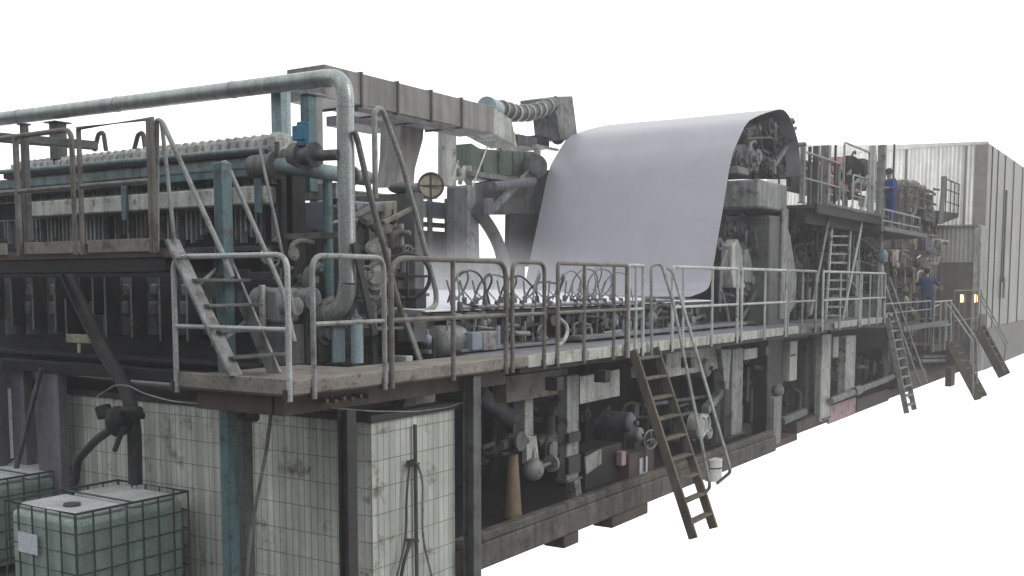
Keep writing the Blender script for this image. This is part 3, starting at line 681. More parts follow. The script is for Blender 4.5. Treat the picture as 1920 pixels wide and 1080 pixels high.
part('flue', MB().cyl(P(949, 284, y=13.3), P(949, 250, y=13.3), .22, 18), 'walkpale', t, 0)
part('guard_hoop', MB().tube([P(939, 300, y=12.8), P(939, 236, y=12.8), P(960, 235, y=12.8), P(961, 260, y=12.8)], .03, 8, .2), 'mid', t, 0)
m = MB().cyl(P(886, 350, y=12.2), P(915, 272, y=12.6), .018, 6)
one('guy_rod', m, 'pale', 'thin bright rod slanting in front of the green drive box', 'rod', 'thin bright slanting rods', bevel=0)
m = MB().cyl(P(845, 350, y=12.2), P(859, 302, y=12.6), .018, 6)
one('guy_rod', m, 'pale', 'thin bright rod slanting beside the pale column', 'rod', 'thin bright slanting rods', bevel=0)
t = thing('trestle', P(870, 345, y=12.9), 'small pale trestle left of the green drive box', 'trestle')
for a_, b_ in (((858, 312), (878, 345)), ((872, 312), (862, 345)), ((880, 310), (882, 345)), ((852, 335), (886, 335))): part('strut', MB().bar(P(*a_, y=12.9), P(*b_, y=12.9), .07), 'walkpale', t)

# far wall pieces behind the table, with daylight slots between them
t = thing('far_guard_wall', P(800, 540, y=13.2), 'grey guard wall painted paler below to suggest steam haze, with narrow daylight slots behind the left part of the wire table', 'guard')
for i, (y0, y1, mt) in enumerate(((374, 411, 'bluegrey'), (414, 428, 'mid'), (430.5, 486, 'mid'), (486, 548, 'lightgrey'))):  # lowest sheet is paler, steam haze put into its colour
    m = MB(); rbox(m, 776, y0, 848, y1, 13.2, .2); part('sheet', m, mt, t)
m = MB(); rbox(m, 806, 372, 812, 500, 13.1, .08); rbox(m, 840, 372, 848, 520, 13.05, .1); part('stud', m, 'mid', t)

# ================================================================== WET END BETWEEN THE PIPE AND THE TABLE
t = thing('breast_roll_stand', P(700, 680, y=8.6), 'grimy pale cast stand with covers and bearing housings right of the stainless pipe', 'machine')
m = MB(); rbox(m, 560, 378, 770, 690, 9.6, 2.2); part('casing', m, 'mid', t, .02)
m = MB(); rbox(m, 560, 345, 768, 372, 9.9, 1.6); part('top_plate', m, 'lightgrey', t, .02)
m = MB(); rbox(m, 742, 376, 766, 440, 9.0, .5); part('beige_cover', m, 'cream', t, .02)
m = MB(); rbox(m, 662, 376, 742, 400, 9.2, .3); part('blue_cover', m, 'bluegrey', t, .02)
part('cast_column', pan(MB(), [(668, 415), (700, 405), (722, 430), (735, 470), (730, 560), (742, 620), (740, 690), (662, 690), (668, 600), (680, 520)], 8.75, .5), 'lightgrey', t, .03)
part('cast_rib', MB().bar(P(690, 400, y=8.6), P(700, 690, y=8.6), .09).bar(P(664, 470, y=8.6), P(738, 455, y=8.6), .08).bar(P(664, 560, y=8.6), P(742, 575, y=8.6), .07), 'mid', t)
for i, (px, py, r) in enumerate(((690, 402, .13), (705, 520, .16), (680, 610, .14), (725, 590, .12), (700, 465, .1))):
    part('bearing_cover', MB().cyl(P(px, py, y=8.45), P(px, py, y=8.75), r, 20).cyl(P(px, py, y=8.38), P(px, py, y=8.45), r * .55, 14), ('lightgrey', 'pale', 'mid', 'lightgrey', 'pale')[i], t, 0)
m = MB(); rbox(m, 780, 541, 800, 592, 8.2, .5); rbox(m, 748, 592, 806, 604, 8.1, .6); part('end_block', m, 'dark', t, .01)
part('pale_duct', pan(MB(), [(745, 480), (775, 470), (798, 520), (796, 541), (762, 600), (748, 600)], 8.9, .5), 'mid', t, .02)
t = thing('handwheel', P(765, 560, y=7.8), 'dark oval handwheel seen edge on through the brown railing', 'handwheel')
c = P(764, 518, y=7.9)
part('rim', MB().ring(c, (.75, .66, .1), .27, .024, 30, 8), 'dark', t, 0)
part('spoke', MB().bar(c + V(0, 0, -.27), c + V(0, 0, .27), .03).bar(c + V(.17, -.2, 0), c + V(-.17, .2, 0), .03), 'dark', t)
part('hub', MB().cyl(c, c + V(.1, .2, 0), .05, 12), 'dark', t, 0)
t = thing('belt_wheel', P(805, 370, y=8.9), 'round pale wheel with dark rim and spokes left of the daylight gap', 'wheel')
c = P(808, 348, y=8.9)
part('disc', MB().cyl(c + V(.04, .03, 0), c + V(.015, .009, 0), .168, 28), 'cream', t, 0)
part('rim', MB().ring(c, (.86, .5, 0), .17, .018, 30, 8), 'brown', t, 0)
part('spoke', MB().bar(c + V(0, 0, -.16), c + V(0, 0, .16), .022).bar(c + V(-.08, .14, 0), c + V(.08, -.14, 0), .022), 'brown', t)
part('gearbox', MB().cyl(c + V(.05, .04, 0), c + V(.1, .42, -.02), .075, 14).box(c.x + .05, c.x + .3, c.y + .1, c.y + .42, c.z - .16, c.z + .02), 'lightgrey', t, .02)
m = MB(); a = P(752, 352, y=9.0); m.ball(a, .12, (1.5, 1.5, .7)); part('gear_cover', m, 'mid', t, 0)
# hairpin handrails and steep stair of the wet end
t = thing('steep_stair', P(740, 680, y=7.7), 'steep narrow stair with hairpin handrail rising behind the brown railings', 'stair')
part('handrail', MB().tube([P(704, 372, y=8.0), P(702, 210, y=8.0), P(709, 202, y=8.0), P(718, 208, y=8.0), P(752, 300, y=8.0), P(778, 395, y=8.0), P(818, 548, y=8.0), P(818, 572, y=8.0), P(800, 584, y=8.0)], .034, 9, .09), 'railgrey', t, 0)
part('handrail', MB().tube([P(664, 246, y=7.6), P(670, 262, y=7.6), P(702, 400, y=7.6), P(722, 470, y=7.6), P(744, 560, y=7.6), P(756, 596, y=7.6)], .034, 9, .2), 'railbrown', t, 0)
part('stringer', MB().bar(P(664, 455, y=7.6), P(702, 628, y=7.6), .04, .09, up=(1, 0, 0)), 'dark', t)
part('stringer', MB().bar(P(757, 590, y=7.6), P(790, 682, y=7.6), .035, .07, up=(1, 0, 0)), 'lightgrey', t)
part('cross_bar', MB().bar(P(664, 405, y=8.0), P(700, 386, y=8.0), .05).bar(P(718, 418, y=8.0), P(770, 392, y=8.0), .05).bar(P(690, 505, y=7.8), P(722, 478, y=7.8), .05), 'railbrown', t)
part('tread', MB().box(8.9, 9.4, 7.6, 7.95, 3.02, 3.05).box(8.7, 9.1, 7.6, 7.95, 3.38, 3.41), 'mid', t)
# small machines on the near platform
t = thing('gear_motor', P(520, 600, x=8.2), 'pale grey gear motor beside the foot of the short stair', 'motor')
c = P(520, 565, x=8.2)
part('body', MB().box(c.x - .1, c.x + .35, c.y - .12, c.y + .14, c.z - .25, c.z + .15), 'lightgrey', t, .05)
part('end_bell', MB().cyl(c + V(-.02, .12, 0), c + V(-.02, .26, 0), .16, 20).cyl(c + V(0, -.12, -.05), c + V(0, -.3, -.05), .1, 18), 'lightgrey', t, 0)
part('cover_edge', MB().box(c.x - .16, c.x - .11, c.y + .06, c.y + .12, c.z - .3, c.z + .18), 'pale', t)
part('foot', MB().box(c.x - .1, c.x + .4, c.y - .2, c.y + .2, 2.662, c.z - .252), 'mid', t)
for i, (px, py, lab) in enumerate(((575, 560, 'round grey pump head left of the stainless elbow'), (600, 625, 'grimy pump casing under the stainless elbow'), (565, 640, 'low dark pump at the foot of the first rounded railing'))):
    c = P(px, py, x=8.5 + .1 * i); t = thing('pump', (c.x, c.y, 2.67), lab, 'pump', 'pumps on the near platform')
    part('casing', MB().cyl(c + V(0, -.1, 0), c + V(0, .1, 0), .13, 20).cyl(c + V(0, -.16, 0), c + V(0, -.1, 0), .07, 14), ('lightgrey', 'mid', 'dark')[i], t, 0)
    part('flange', MB().cyl(c + V(0, .1, 0), c + V(0, .13, 0), .16, 20), 'mid', t, 0)
    part('outlet', MB().tube([c + V(0, 0, .1), c + V(0, 0, .3), c + V(.2, 0, .38)], .05, 12, .1), 'mid', t, 0)
    part('foot', MB().box(c.x - .1, c.x + .1, c.y - .08, c.y + .08, 2.662, c.z - .1), 'dark', t)
t = thing('pipe_stub', P(640, 640, x=8.6), 'pale blue pipe stub standing below the stainless elbow', 'pipe')
c = P(634, 640, x=8.7)
part('stub', MB().cyl((c.x, c.y, 2.67), (c.x, c.y, 3.06), .075, 16), 'lightteal', t, 0)
part('flange', MB().cyl((c.x, c.y, 3.061), (c.x, c.y, 3.1), .11, 16), 'mid', t, 0)

# ================================================================== WIRE TABLE
t = thing('wire_table', (10.2, YN, 2.6), 'long flat forming table with a white wire fabric running under the white felt', 'machine')
XA, XB = 10.25, 19.5
part('wire_fabric', MB().prism([(XA, YN, 3.19), (XA, YN, 3.215), (XA, YF, 3.42), (XA, YF, 3.395)], (XB - XA, 0, 0)), 'wire', t, .005)
part('return_wire', MB().box(XA + .1, XB, YN + .02, YF, 2.72, 2.735), 'mid', t, 0)
part('dark_backing', MB().box(XA + .4, XB + 1.5, YN + .45, YF - .3, 2.2, 3.15), 'darker', t, .01)  # black box put in for the darkness inside the table
part('side_beam', MB().box(XA + .1, XB, YN - .06, YN - .005, 3.10, 3.17), 'dark', t)
part('spray_pipe', MB().cyl((XA + .6, YN - .12, 3.24), (XB - 2.2, YN - .12, 3.24), .028, 10), 'lightgrey', t, 0)
for k, px in enumerate((880, 905, 930, 952, 975, 1000, 1022, 1050, 1075, 1098, 1120, 1142, 1165, 1186, 1208, 1230, 1252, 1275, 1297)):
    x = P(px, 620, y=YN).x
    part('table_leg', MB().box(x - .035, x + .035, YN + .0, YN + .07, 2.68, 3.098), ('lightgrey', 'mid', 'dark')[k % 3], t)
    part('roll_bearing', MB().cyl((x + .2, YN - .03, 3.0), (x + .2, YN + .4, 3.0), .085, 14), ('mid', 'dark')[k % 2], t, 0)
part('lower_beam', MB().box(XA, XB, YN - .05, YN + .1, 2.672, 2.72), 'lightgrey', t)
part('breast_roll', MB().cyl((XA + .05, YN + .05, 3.02), (XA + .05, YF, 3.02), .2, 24), 'mid', t, 0)
part('save_all_tray', MB().box(13.6, 20.5, YN - .35, YN - .07, 2.70, 2.76).box(10.6, 13.2, YN - .3, YN - .07, 2.68, 2.72), 'walkgrey', t)
# machines in front of the table
for i, (px, py, r, mt, lab) in enumerate(((838, 640, .2, 'lightgrey', 'big rounded grey motor behind the middle post of the brown railing'), (866, 645, .12, 'pale', 'small pale motor right of the big rounded one'))):
    c = P(px, py, y=7.8); t = thing('motor', (c.x, c.y, 2.67), lab, 'motor')
    part('body', MB().cyl(c + V(-.1, .1, 0), c + V(.35, .1, 0), r, 22), mt, t, 0)
    part('end_bell', MB().ball(c + V(-.1, .1, 0), r * .98, (.4, 1, 1)), mt, t, 0)
    part('foot', MB().box(c.x - .05, c.x + .3, c.y, c.y + .2, 2.67, c.z - r * .8), 'mid', t)
for i, (x0, y0, x1, y1, mt, lab) in enumerate(((886, 624, 905, 655, 'bluegrey', 'small blue grey box below the spray hoses'), (907, 622, 932, 655, 'lightgrey', 'small light grey box below the spray hoses'), (776, 604, 800, 640, 'mid', 'dim grey box left of the big rounded motor'), (762, 668, 774, 680, 'pale', 'little pale block on the walkway behind the brown railing'))):
    m = MB(); rbox(m, x0, y0, x1, y1, 7.6, .25); one('junction_box', m, mt, lab, 'box', 'small boxes beside the table')
t = thing('curved_hose', P(1060, 650, y=7.7), 'pale curved hose arching down beside the table, left of the tall ladder', 'hose')
part('tube', MB().tube([P(1050, 598, y=7.75), P(1063, 610, y=7.7), P(1064, 625, y=7.65), P(1056, 642, y=7.6), P(1040, 652, y=7.6), P(1018, 660, y=7.6)], .03, 9, .1), 'pale', t, 0)

# spray hoses: each a loop from the table edge to the spray pipe
random.seed(11)
PXS = [848, 872, 895, 918, 940, 965, 988, 1012, 1036, 1066, 1078, 1092, 1106, 1121, 1137, 1152]
ORD = ['first', 'second', 'third', 'fourth', 'fifth', 'sixth', 'seventh', 'eighth', 'ninth', 'tenth', 'eleventh', 'twelfth', 'thirteenth', 'fourteenth', 'fifteenth', 'last']
for k, px in enumerate(PXS):
    x = P(px, 590, y=YN).x; h = random.uniform(.40, .56) * (1 if k < 9 else 1.05); w = random.uniform(.45, .62)
    if k in (3, 7): h *= .8
    t = thing('spray_hose', (x, YN - .12, 3.2), ORD[k] + ' looping spray hose from the left on the white wire edge', 'hose', 'looping spray hoses on the wire table')
    ph = random.uniform(-.1, .1)
    a = V(x, YN - .1, 3.26); b = V(x - .15, YN + .45, 3.32)
    pts = [a, V(x + .06, YN - .08, 3.26 + h * .45), V(x + w * .25, YN - .05 + ph, 3.26 + h * .88), V(x + w * .62, YN + .02, 3.26 + h), V(x + w * .95, YN + .1, 3.26 + h * .75), V(x + w * .9, YN + .2, 3.26 + h * .3), V(x + w * .75, YN + .3, 3.3)]
    if k % 2: pts = [V(2 * x + w * .8 - p.x, p.y, p.z) for p in pts]
    part('tube', MB().tube(pts, .015 if k < 9 else .013, 7, .25), ('hosegrey', 'mid', 'rubber')[k % 3] if k < 9 else 'hosegrey', t, 0)
    part('spray_arm', MB().tube([V(x + w * .75, YN + .3, 3.33), V(x - .25, YN - .1, 3.58)], .014, 6).tube([V(x + .1, YN - .12, 3.24), V(x + .45, YN + .35, 3.45)], .012, 6), 'hosegrey', t, 0)
    part('nozzle', MB().cyl((x, YN - .12, 3.2), (x, YN - .12, 3.31), .035, 8).cyl((x + w * .75, YN + .3, 3.26), (x + w * .75, YN + .3, 3.36), .035, 8), 'mid', t, 0)

# ================================================================== FELT LOOP
t = thing('press_felt', (19.4, YN, 3.3), 'huge pale lilac felt sheet hanging from a high roll in the middle of the machine', 'felt')
near = [(1312, 562), (1322, 552), (1331, 535), (1337, 500), (1343, 462), (1357, 380), (1371, 292), (1384, 262), (1400, 228), (1420, 217), (1442, 209), (1466, 203), (1477, 212), (1487, 232), (1494, 256), (1500, 278), (1500, 330)]
prof = [P(a, b, y=YN + .05) for a, b in near]
prof[0] = V(prof[0].x - .5, prof[0].y, 3.30); prof[1].z = 3.40
# smooth profile
def smooth(pts, n=2):
    for _ in range(n):
        o = [pts[0]]
        for a, b in zip(pts, pts[1:]): o += [a.lerp(b, .25), a.lerp(b, .75)]
        pts = o + [pts[-1]]
    return pts
prof = smooth(prof, 1)
def sheet(profile, y0, y1, th, ny=24):
    n = len(profile); nr = []
    for i in range(n):
        d = (profile[min(i + 1, n - 1)] - profile[max(i - 1, 0)]).normalized(); nr.append(V(-d.z, 0, d.x))
    vs = []; fs = []
    for j in range(ny + 1):
        y = y0 + (y1 - y0) * j / ny
        for i in range(n):
            w = .006 * math.sin(y * 2.1 + i * .11 + math.sin(y * .9 + i * .05) * 1.4) * math.sin(math.pi * j / ny)
            vs.append(V(profile[i].x, y, profile[i].z) + nr[i] * w)
    k = len(vs); vs += [v - nr[i % n] * th for i, v in enumerate(vs)]
    for j in range(ny):
        for i in range(n - 1):
            a = j * n + i; fs.append((a, a + 1, a + n + 1, a + n)); fs.append((k + a, k + a + n, k + a + n + 1, k + a + 1))
    for j in range(ny):
        for i in (0, n - 1):
            a = j * n + i; fs.append((a, a + n, k + a + n, k + a))
    for i in range(n - 1):
        for j in (0, ny):
            a = j * n + i; fs.append((a, a + 1, k + a + 1, k + a))
    return MB().add(vs, fs)
part('cloth', sheet(prof, YN + .05, YF, .012), 'felt', t, 0)
# ================================================================== PRESS FRAME INSIDE THE FELT LOOP
YP = 8.35
t = thing('felt_roll_frame', P(1440, 330, y=YP), 'dark cluttered roll frame inside the top of the felt loop', 'frame')
part('side_plate', pan(MB(), [(1384, 300), (1402, 240), (1428, 226), (1462, 212), (1472, 216), (1486, 248), (1497, 290), (1500, 335), (1380, 335)], YP + .35, .3), 'dark', t, .02)  # dark panel put in for the shaded inside of the felt loop
part('cover', pan(MB(), [(1404, 238), (1430, 226), (1434, 262), (1400, 268)], YP + .1, .24), 'mid', t, .02)
part('pinkish_cover', pan(MB(), [(1378, 272), (1412, 268), (1416, 290), (1374, 296)], YP, .3), 'violet', t, .02)
def rollend(px, py, r, y, mt='lightgrey', label=None, dx=0):
    c = P(px, py, y=y)
    rt = part('bearing_housing', MB().cyl(c, c + V(0, .3, 0), r, 26).cyl(c + V(0, -.06, 0), c, r * .7, 22).cyl(c + V(0, -.16, 0), c + V(0, -.06, 0), r * .3, 14), mt, t, 0)
for a in ((1442, 236, .27, YP, 'mid'), (1466, 236, .2, YP, 'lightgrey'), (1408, 298, .26, YP - .1, 'violet'), (1386, 300, .2, YP - .05, 'mid'), (1452, 272, .16, YP, 'dark'), (1482, 290, .24, YP, 'dark'), (1476, 262, .12, YP - .1, 'lightgrey'), (1430, 300, .15, YP - .05, 'mid')): rollend(*a)
part('lever', MB().bar(P(1445, 320, y=YP - .1), P(1475, 275, y=YP - .1), .09).bar(P(1450, 326, y=YP - .12), P(1448, 300, y=YP - .12), .12), 'lightgrey', t)
part('pipe', MB().tube([P(1400, 260, y=YP - .1), P(1450, 258, y=YP - .1), P(1455, 300, y=YP - .1)], .03, 8, .2).tube([P(1462, 215, y=YP), P(1470, 300, y=YP), P(1478, 330, y=YP)], .03, 8, .2).tube([P(1420, 232, y=YP - .1), P(1432, 290, y=YP - .1), P(1438, 325, y=YP - .1)], .025, 8, .2), 'mid', t, 0)
part('bolt_row', MB().box(P(1376, 320, y=YP).x, P(1396, 320, y=YP).x, YP - .1, YP + .2, P(1380, 326, y=YP).z, P(1380, 312, y=YP).z), 'lightgrey', t, .02)

t = thing('press_pillar', (22.3, 7.6, 0), 'massive grey press pillar with a broad head block right of the felt', 'frame')
YQ = 7.62
m = MB(); a = P(1425, 333, y=YQ); b = P(1476, 398, y=YQ); m.box(a.x, b.x, YQ, YQ + .85, b.z, a.z - .02); part('head_block', m, 'lightgrey', t, .05)
m = MB(); a = P(1446, 398, y=YQ); b = P(1474, 640, y=YQ); m.box(a.x, b.x, YQ + .02, YQ + .5, 2.5, b.z if False else P(1427, 400, y=YQ).z); part('upper_column', m, 'mid', t, .03)
xa, xb = P(1436, 740, y=YQ).x, P(1466, 740, y=YQ).x
part('lower_column', MB().box(xa, xb, YQ - .02, YQ + .5, .15, 2.498), 'dark', t, .03)
part('pale_edge', MB().box(P(1463, 500, y=YQ).x, P(1474, 500, y=YQ).x, YQ - .03, YQ + .015, 2.75, 5.2), 'lightgrey', t, .01)
part('foot', MB().box(xa - .25, xb + .25, YQ - .3, YQ + .7, 0, .148), 'brown', t, .02)
part('web_plate', pan(MB(), [(1475, 420), (1482, 440), (1494, 520), (1492, 570), (1475, 600)], YQ + .1, .2), 'lightgrey', t, .02)
part('violet_cover', pan(MB(), [(1362, 345), (1384, 345), (1384, 398), (1352, 398)], YQ + .95, .4), 'violet', t, .02)

t = thing('press_roll_group', P(1390, 600, y=8.2), 'pressing rolls and bearing arms between the felt edge and the grey pillar', 'machine')
part('back_plate', MB().box(P(1338, 500, y=9.0).x, P(1470, 500, y=9.0).x, 9.0, 9.4, 2.6, 5.9), 'darker', t, .01)
for a in ((1372, 530, .5, 8.4, 'mid'), (1400, 525, .34, 8.1, 'lightgrey'), (1392, 425, .3, 8.3, 'violet'), (1365, 430, .22, 8.3, 'mid'), (1396, 470, .2, 8.2, 'lightgrey'), (1350, 470, .24, 8.6, 'dark'), (1372, 600, .3, 8.3, 'dark'), (1404, 590, .2, 8.2, 'mid')): rollend(*a)
part('bearing_arm', pan(MB(), [(1374, 460), (1384, 448), (1392, 470), (1396, 500), (1398, 540), (1376, 540), (1372, 510)], 8.0, .25), 'pale', t, .02)
part('bearing_arm', pan(MB(), [(1396, 470), (1404, 468), (1412, 500), (1412, 530), (1398, 530)], 7.95, .2), 'lightgrey', t, .02)
part('bracket', pan(MB(), [(1362, 405), (1425, 405), (1425, 412), (1362, 416)], 8.2, .3), 'dark', t, .01)
part('link', MB().bar(P(1412, 430, y=7.9), P(1424, 500, y=7.9), .08).bar(P(1390, 600, y=7.9), P(1418, 545, y=7.9), .06), 'mid', t)
part('pipe', MB().tube([P(1350, 560, y=8), P(1352, 500, y=8), P(1362, 470, y=8)], .04, 8, .2).tube([P(1352, 545, y=7.9), P(1366, 590, y=7.9), P(1368, 640, y=7.9)], .03, 8, .2), 'hosegrey', t, 0)
part('tray', MB().box(P(1340, 650, y=8).x, P(1470, 650, y=8).x, 7.9, 9.0, 2.67, 2.74), 'mid', t)

# ================================================================== BELOW THE WALKWAY
t = thing('concrete_plinth', (9.7, 7.3, .1), 'long grimy concrete base beam running the whole length under the machine', 'plinth')
part('beam', MB().box(9.62, 20.6, 6.95, 7.4, .13, .44), 'concrete', t, .02)
part('shaded_pit_floor', MB().box(9.62, 20.6, 7.401, 9.29, .13, .43), 'darker', t, .02)  # blackened so the shade behind the beam is in the colour
part('kerb', MB().box(9.62, 20.6, 6.98, 7.12, .442, .56), 'concrete', t, .02)
part('beam', MB().box(20.61, 23.4, 7.9, 9, .1, .5), 'concrete', t, .02)
part('beam', MB().box(23.5, 44, 7.45, 9, .08, .36), 'brown', t, .02)
for px0, px1, zb_ in ((1058, 1086, 0.0), (1148, 1215, 0.0)):
    part('foot_block', MB().box(P(px0, 1000, y=6.97).x, P(px1, 985, y=6.97).x, 6.97, 7.3, zb_ - .05, .128), 'brown', t, .02)
t = thing('pit_backing', (9.7, 9.3, 0), 'added dark backing closing the space under the machine', 'wall')
part('panel', MB().box(9.65, 44, 9.3, 9.6, .1, 2.7), 'darker', t, .01)  # backing put in so the space underneath goes dark
m = MB()
for i, px in enumerate((925, 975, 1100, 1205, 1290, 1520, 1570, 1620, 1700)):
    x = P(px, 750, y=9.1).x; m.box(x, x + .14, 9.12, 9.298, .45, 2.6)
part('stiffener', m, 'dark', t)
def colm(px0, py0, px1, py1, y, ext, mt, label, name='frame_column', cat='column'):
    m = MB(); rbox(m, px0, py0, px1, py1, y, ext); 
    t = thing(name, P((px0 + px1) / 2, py1, y=y), label, cat)
    part('shaft', m, mt, t, .01)
    a = P(px0, py1, y=y); b = P(px1, py1, y=y); part('base_plate', MB().box(a.x - .04, b.x + .04, y - .04, y + ext + .04, a.z - .03, a.z - .002), 'mid', t)
    return t
colm(985, 735, 1000, 818, 7.5, .2, 'pale', 'short white column hanging under the pale beam, above the ball valve')
t = colm(1064, 705, 1085, 900, 7.2, .16, 'lightgrey', 'whitish frame leg with a curved foot right of the white column')
part('curved_foot', MB().bar(P(1074, 898, y=7.25), P(1078, 935, y=7.25), .15, .16).bar(P(1078, 935, y=7.25), P(1106, 956, y=7.25), .15, .16), 'lightgrey', t)
part('clamp', MB().box(P(1064, 800, y=7.16).x - .01, P(1085, 800, y=7.16).x + .01, 7.13, 7.195, P(1070, 830, y=7.16).z, P(1070, 812, y=7.16).z).box(P(1064, 800, y=7.16).x - .01, P(1085, 800, y=7.16).x + .01, 7.13, 7.195, P(1070, 888, y=7.16).z, P(1070, 856, y=7.16).z), 'dark', t)
m = MB(); rbox(m, 950, 706, 1064, 736, 7.35, .2); one('cross_beam', m, 'walk', 'dusty beige beam under the walkway left of the whitish frame leg', 'beam')
m = MB(); m.prism([P(1088, 706, y=7.3), P(1162, 692, y=7.3), P(1162, 742, y=7.3), P(1088, 758, y=7.3)], (0, .05, 0)); one('guard_plate', m, 'pale', 'pale green white plate under the walkway left of the tall wooden ladder', 'guard')
m = MB(); rbox(m, 1250, 655, 1352, 690, 7.3, .12); one('guard_plate', m, 'walkpale', 'whitish plate under the walkway right of the tall wooden ladder', 'guard')
t = thing('pink_pipe', P(930, 770, y=7.8), 'fat dull pink pipe slanting down under the walkway right of the grey scratched column', 'pipe')
part('barrel', MB().cyl(P(893, 735, y=7.6), P(978, 800, y=7.9), .13, 18), 'violet', t, 0)
part('flange', MB().cyl(P(970, 794, y=7.88), P(978, 800, y=7.9), .19, 18), 'dark', t, 0)
t = thing('pump_pedestal', P(962, 985, y=7.3), 'ochre cone pedestal with a dark valve on top, standing on the base beam', 'pump')
c = P(962, 960, y=7.4)
part('cone', MB().cyl((c.x, 7.4, .45), (c.x, 7.4, 1.3), .12, 18, .065), 'ochre', t, 0)
part('valve', MB().ball((c.x, 7.4, 1.45), .15, (1.2, 1, .9)).cyl((c.x - .3, 7.4, 1.45), (c.x + .3, 7.4, 1.45), .07, 12).cyl((c.x - .1, 7.2, 1.5), (c.x - .1, 7.25, 1.5), .13, 16), 'mid', t, 0)
t = thing('ball_valve', P(1000, 900, y=7.3), 'rounded pale ball valve with a handwheel under the white column', 'valve')
c = P(1000, 880, y=7.3)
part('body', MB().ball(c, .15, (1, 1, 1.05)), 'lightgrey', t, 0)
part('handwheel', MB().cyl(c + V(.28, -.1, .05), c + V(.33, -.1, .05), .12, 18).cyl(c, c + V(.3, -.1, .05), .03, 8), 'lightgrey', t, 0)
part('yoke', pan(MB(), [(988, 818), (1006, 818), (1012, 870), (1003, 870), (1000, 845), (996, 870), (988, 870)], 7.35, .08), 'pale', t)
t = thing('pump', P(1035, 850, y=7.9), 'dim grey pump with flanges between the white column and the whitish leg', 'pump')
c = P(1035, 840, y=7.8)
part('volute', MB().cyl(c, c + V(0, .2, 0), .2, 22).cyl(c + V(-.3, .1, .1), c + V(.2, .1, .15), .08, 14), 'mid', t, 0)
part('flange', MB().cyl(c + V(-.02, -.05, -.02), c + V(-.02, -.01, -.02), .13, 18).cyl(c + V(.3, .1, .15), c + V(.34, .1, .15), .13, 18), 'lightgrey', t, 0)
part('riser', MB().tube([c + V(.1, .1, .2), c + V(.1, .1, .55), c + V(.5, .1, .7)], .08, 14, .15), 'mid', t, 0)
t = thing('control_cabinet', P(1125, 935, y=7.6), 'white topped cabinet standing in the dark behind the whitish frame leg', 'cabinet')
m = MB(); m.prism([P(1098, 857, y=7.5), P(1128, 842, y=7.5), P(1128, 870, y=7.5), P(1100, 890, y=7.5)], (0, .03, 0)); part('door_plate', m, 'walkpale', t)
m = MB(); rbox(m, 1098, 848, 1165, 925, 7.54, .5); part('body', m, 'dark', t, .01)
def motor(px, py, y, r, L_, mt, label, name='motor', cat='motor', group=None, foot=.5):
    c = P(px, py, y=y); t = thing(name, (c.x, y, foot), label, cat, group)
    part('body', MB().cyl(c + V(0, 0, 0), c + V(0, L_, 0), r, 22), mt, t, 0)
    part('end_bell', MB().ball(c, r * .96, (1, .45, 1)), mt, t, 0)
    part('shaft', MB().cyl(c + V(0, -r * .8, 0), c, r * .25, 12), 'mid', t, 0)
    if c.z - r - foot > .03: part('stand', MB().box(c.x - r * .7, c.x + r * .7, y + .05, y + L_, foot, c.z - r * .75), 'dark', t)
    return t
t = motor(1182, 792, 7.6, .17, .5, 'violet', 'pinkish motor with a round end left of the tall wooden ladder')
t = motor(1200, 815, 7.45, .12, .4, 'lightgrey', 'small light grey motor below the pinkish one')
motor(1168, 812, 7.9, .13, .5, 'mid', 'dim motor left of the pinkish motor')
t = thing('handwheel', P(1220, 850, y=7.2), 'spoked handwheel in the dark just left of the tall wooden ladder', 'handwheel')
c = P(1220, 824, y=7.2)
part('rim', MB().ring(c, (.35, 1, 0), .15, .016, 26, 7), 'lightgrey', t, 0)
part('spoke', MB().bar(c - V(.14, 0, 0), c + V(.14, 0, 0), .02).bar(c - V(0, 0, .14), c + V(0, 0, .14), .02), 'lightgrey', t)
part('stem', MB().cyl(c, c + V(0, .1, 0), .02, 8).cyl(c + V(0, .1, 0), (c.x, c.y + .1, .5), .02, 8), 'mid', t, 0)
t = thing('control_cabinet', P(1208, 900, y=7.3), 'dark cabinet with a white label just left of the tall wooden ladder', 'cabinet')
m = MB(); rbox(m, 1180, 852, 1226, 905, 7.35, .4); part('body', m, 'brown', t, .01)
m = MB(); rbox(m, 1200, 860, 1214, 896, 7.33, .015); part('label_sheet', m, 'label', t, 0)
one('side_box', MB().box(P(1166, 880, y=7.4).x, P(1174, 880, y=7.4).x, 7.4, 7.5, P(1166, 874, y=7.4).z, P(1166, 848, y=7.4).z), 'pink', 'slim faded pink box left of the labelled cabinet', 'box')
t = motor(1325, 690, 7.25, .17, .5, 'lightgrey', 'round end of a light grey motor under the walkway right of the tall wooden ladder', foot=2.0)
t = thing('roll_end_set', P(1322, 825, y=7.4), 'pair of white oval roll ends seen between the ladder handrails', 'roll')
for px, py, r in ((1316, 800, .24), (1325, 795, .19), (1330, 812, .12)): 
    c = P(px, py, y=7.4 - r * .3); part('roll_end', MB().cyl(c, c + V(0, .2, 0), r, 26).ring(c, (0, 1, 0), r * .75, .03, 24, 6), 'pale', t, 0)
part('arm', MB().bar(P(1322, 770, y=7.4), P(1350, 735, y=7.5), .14), 'lightgrey', t)
one('support_bar', MB().cyl(P(1210, 760, y=7.7), P(1345, 740, y=7.7), .035, 8), 'violet', 'thin horizontal bar in the dark behind the tall wooden ladder', 'bar', bevel=0)
colm(1345, 660, 1368, 828, 7.5, .5, 'mid', 'dim grey column behind the hanging funnel, left of the pale slim column')
colm(1374, 655, 1391, 815, 7.25, .14, 'lightgrey', 'slim pale column left of the big grey pillar')
t = thing('hopper', P(1362, 730, y=7.3), 'narrow grey funnel hanging under the walkway beside the slim pale column', 'hopper')
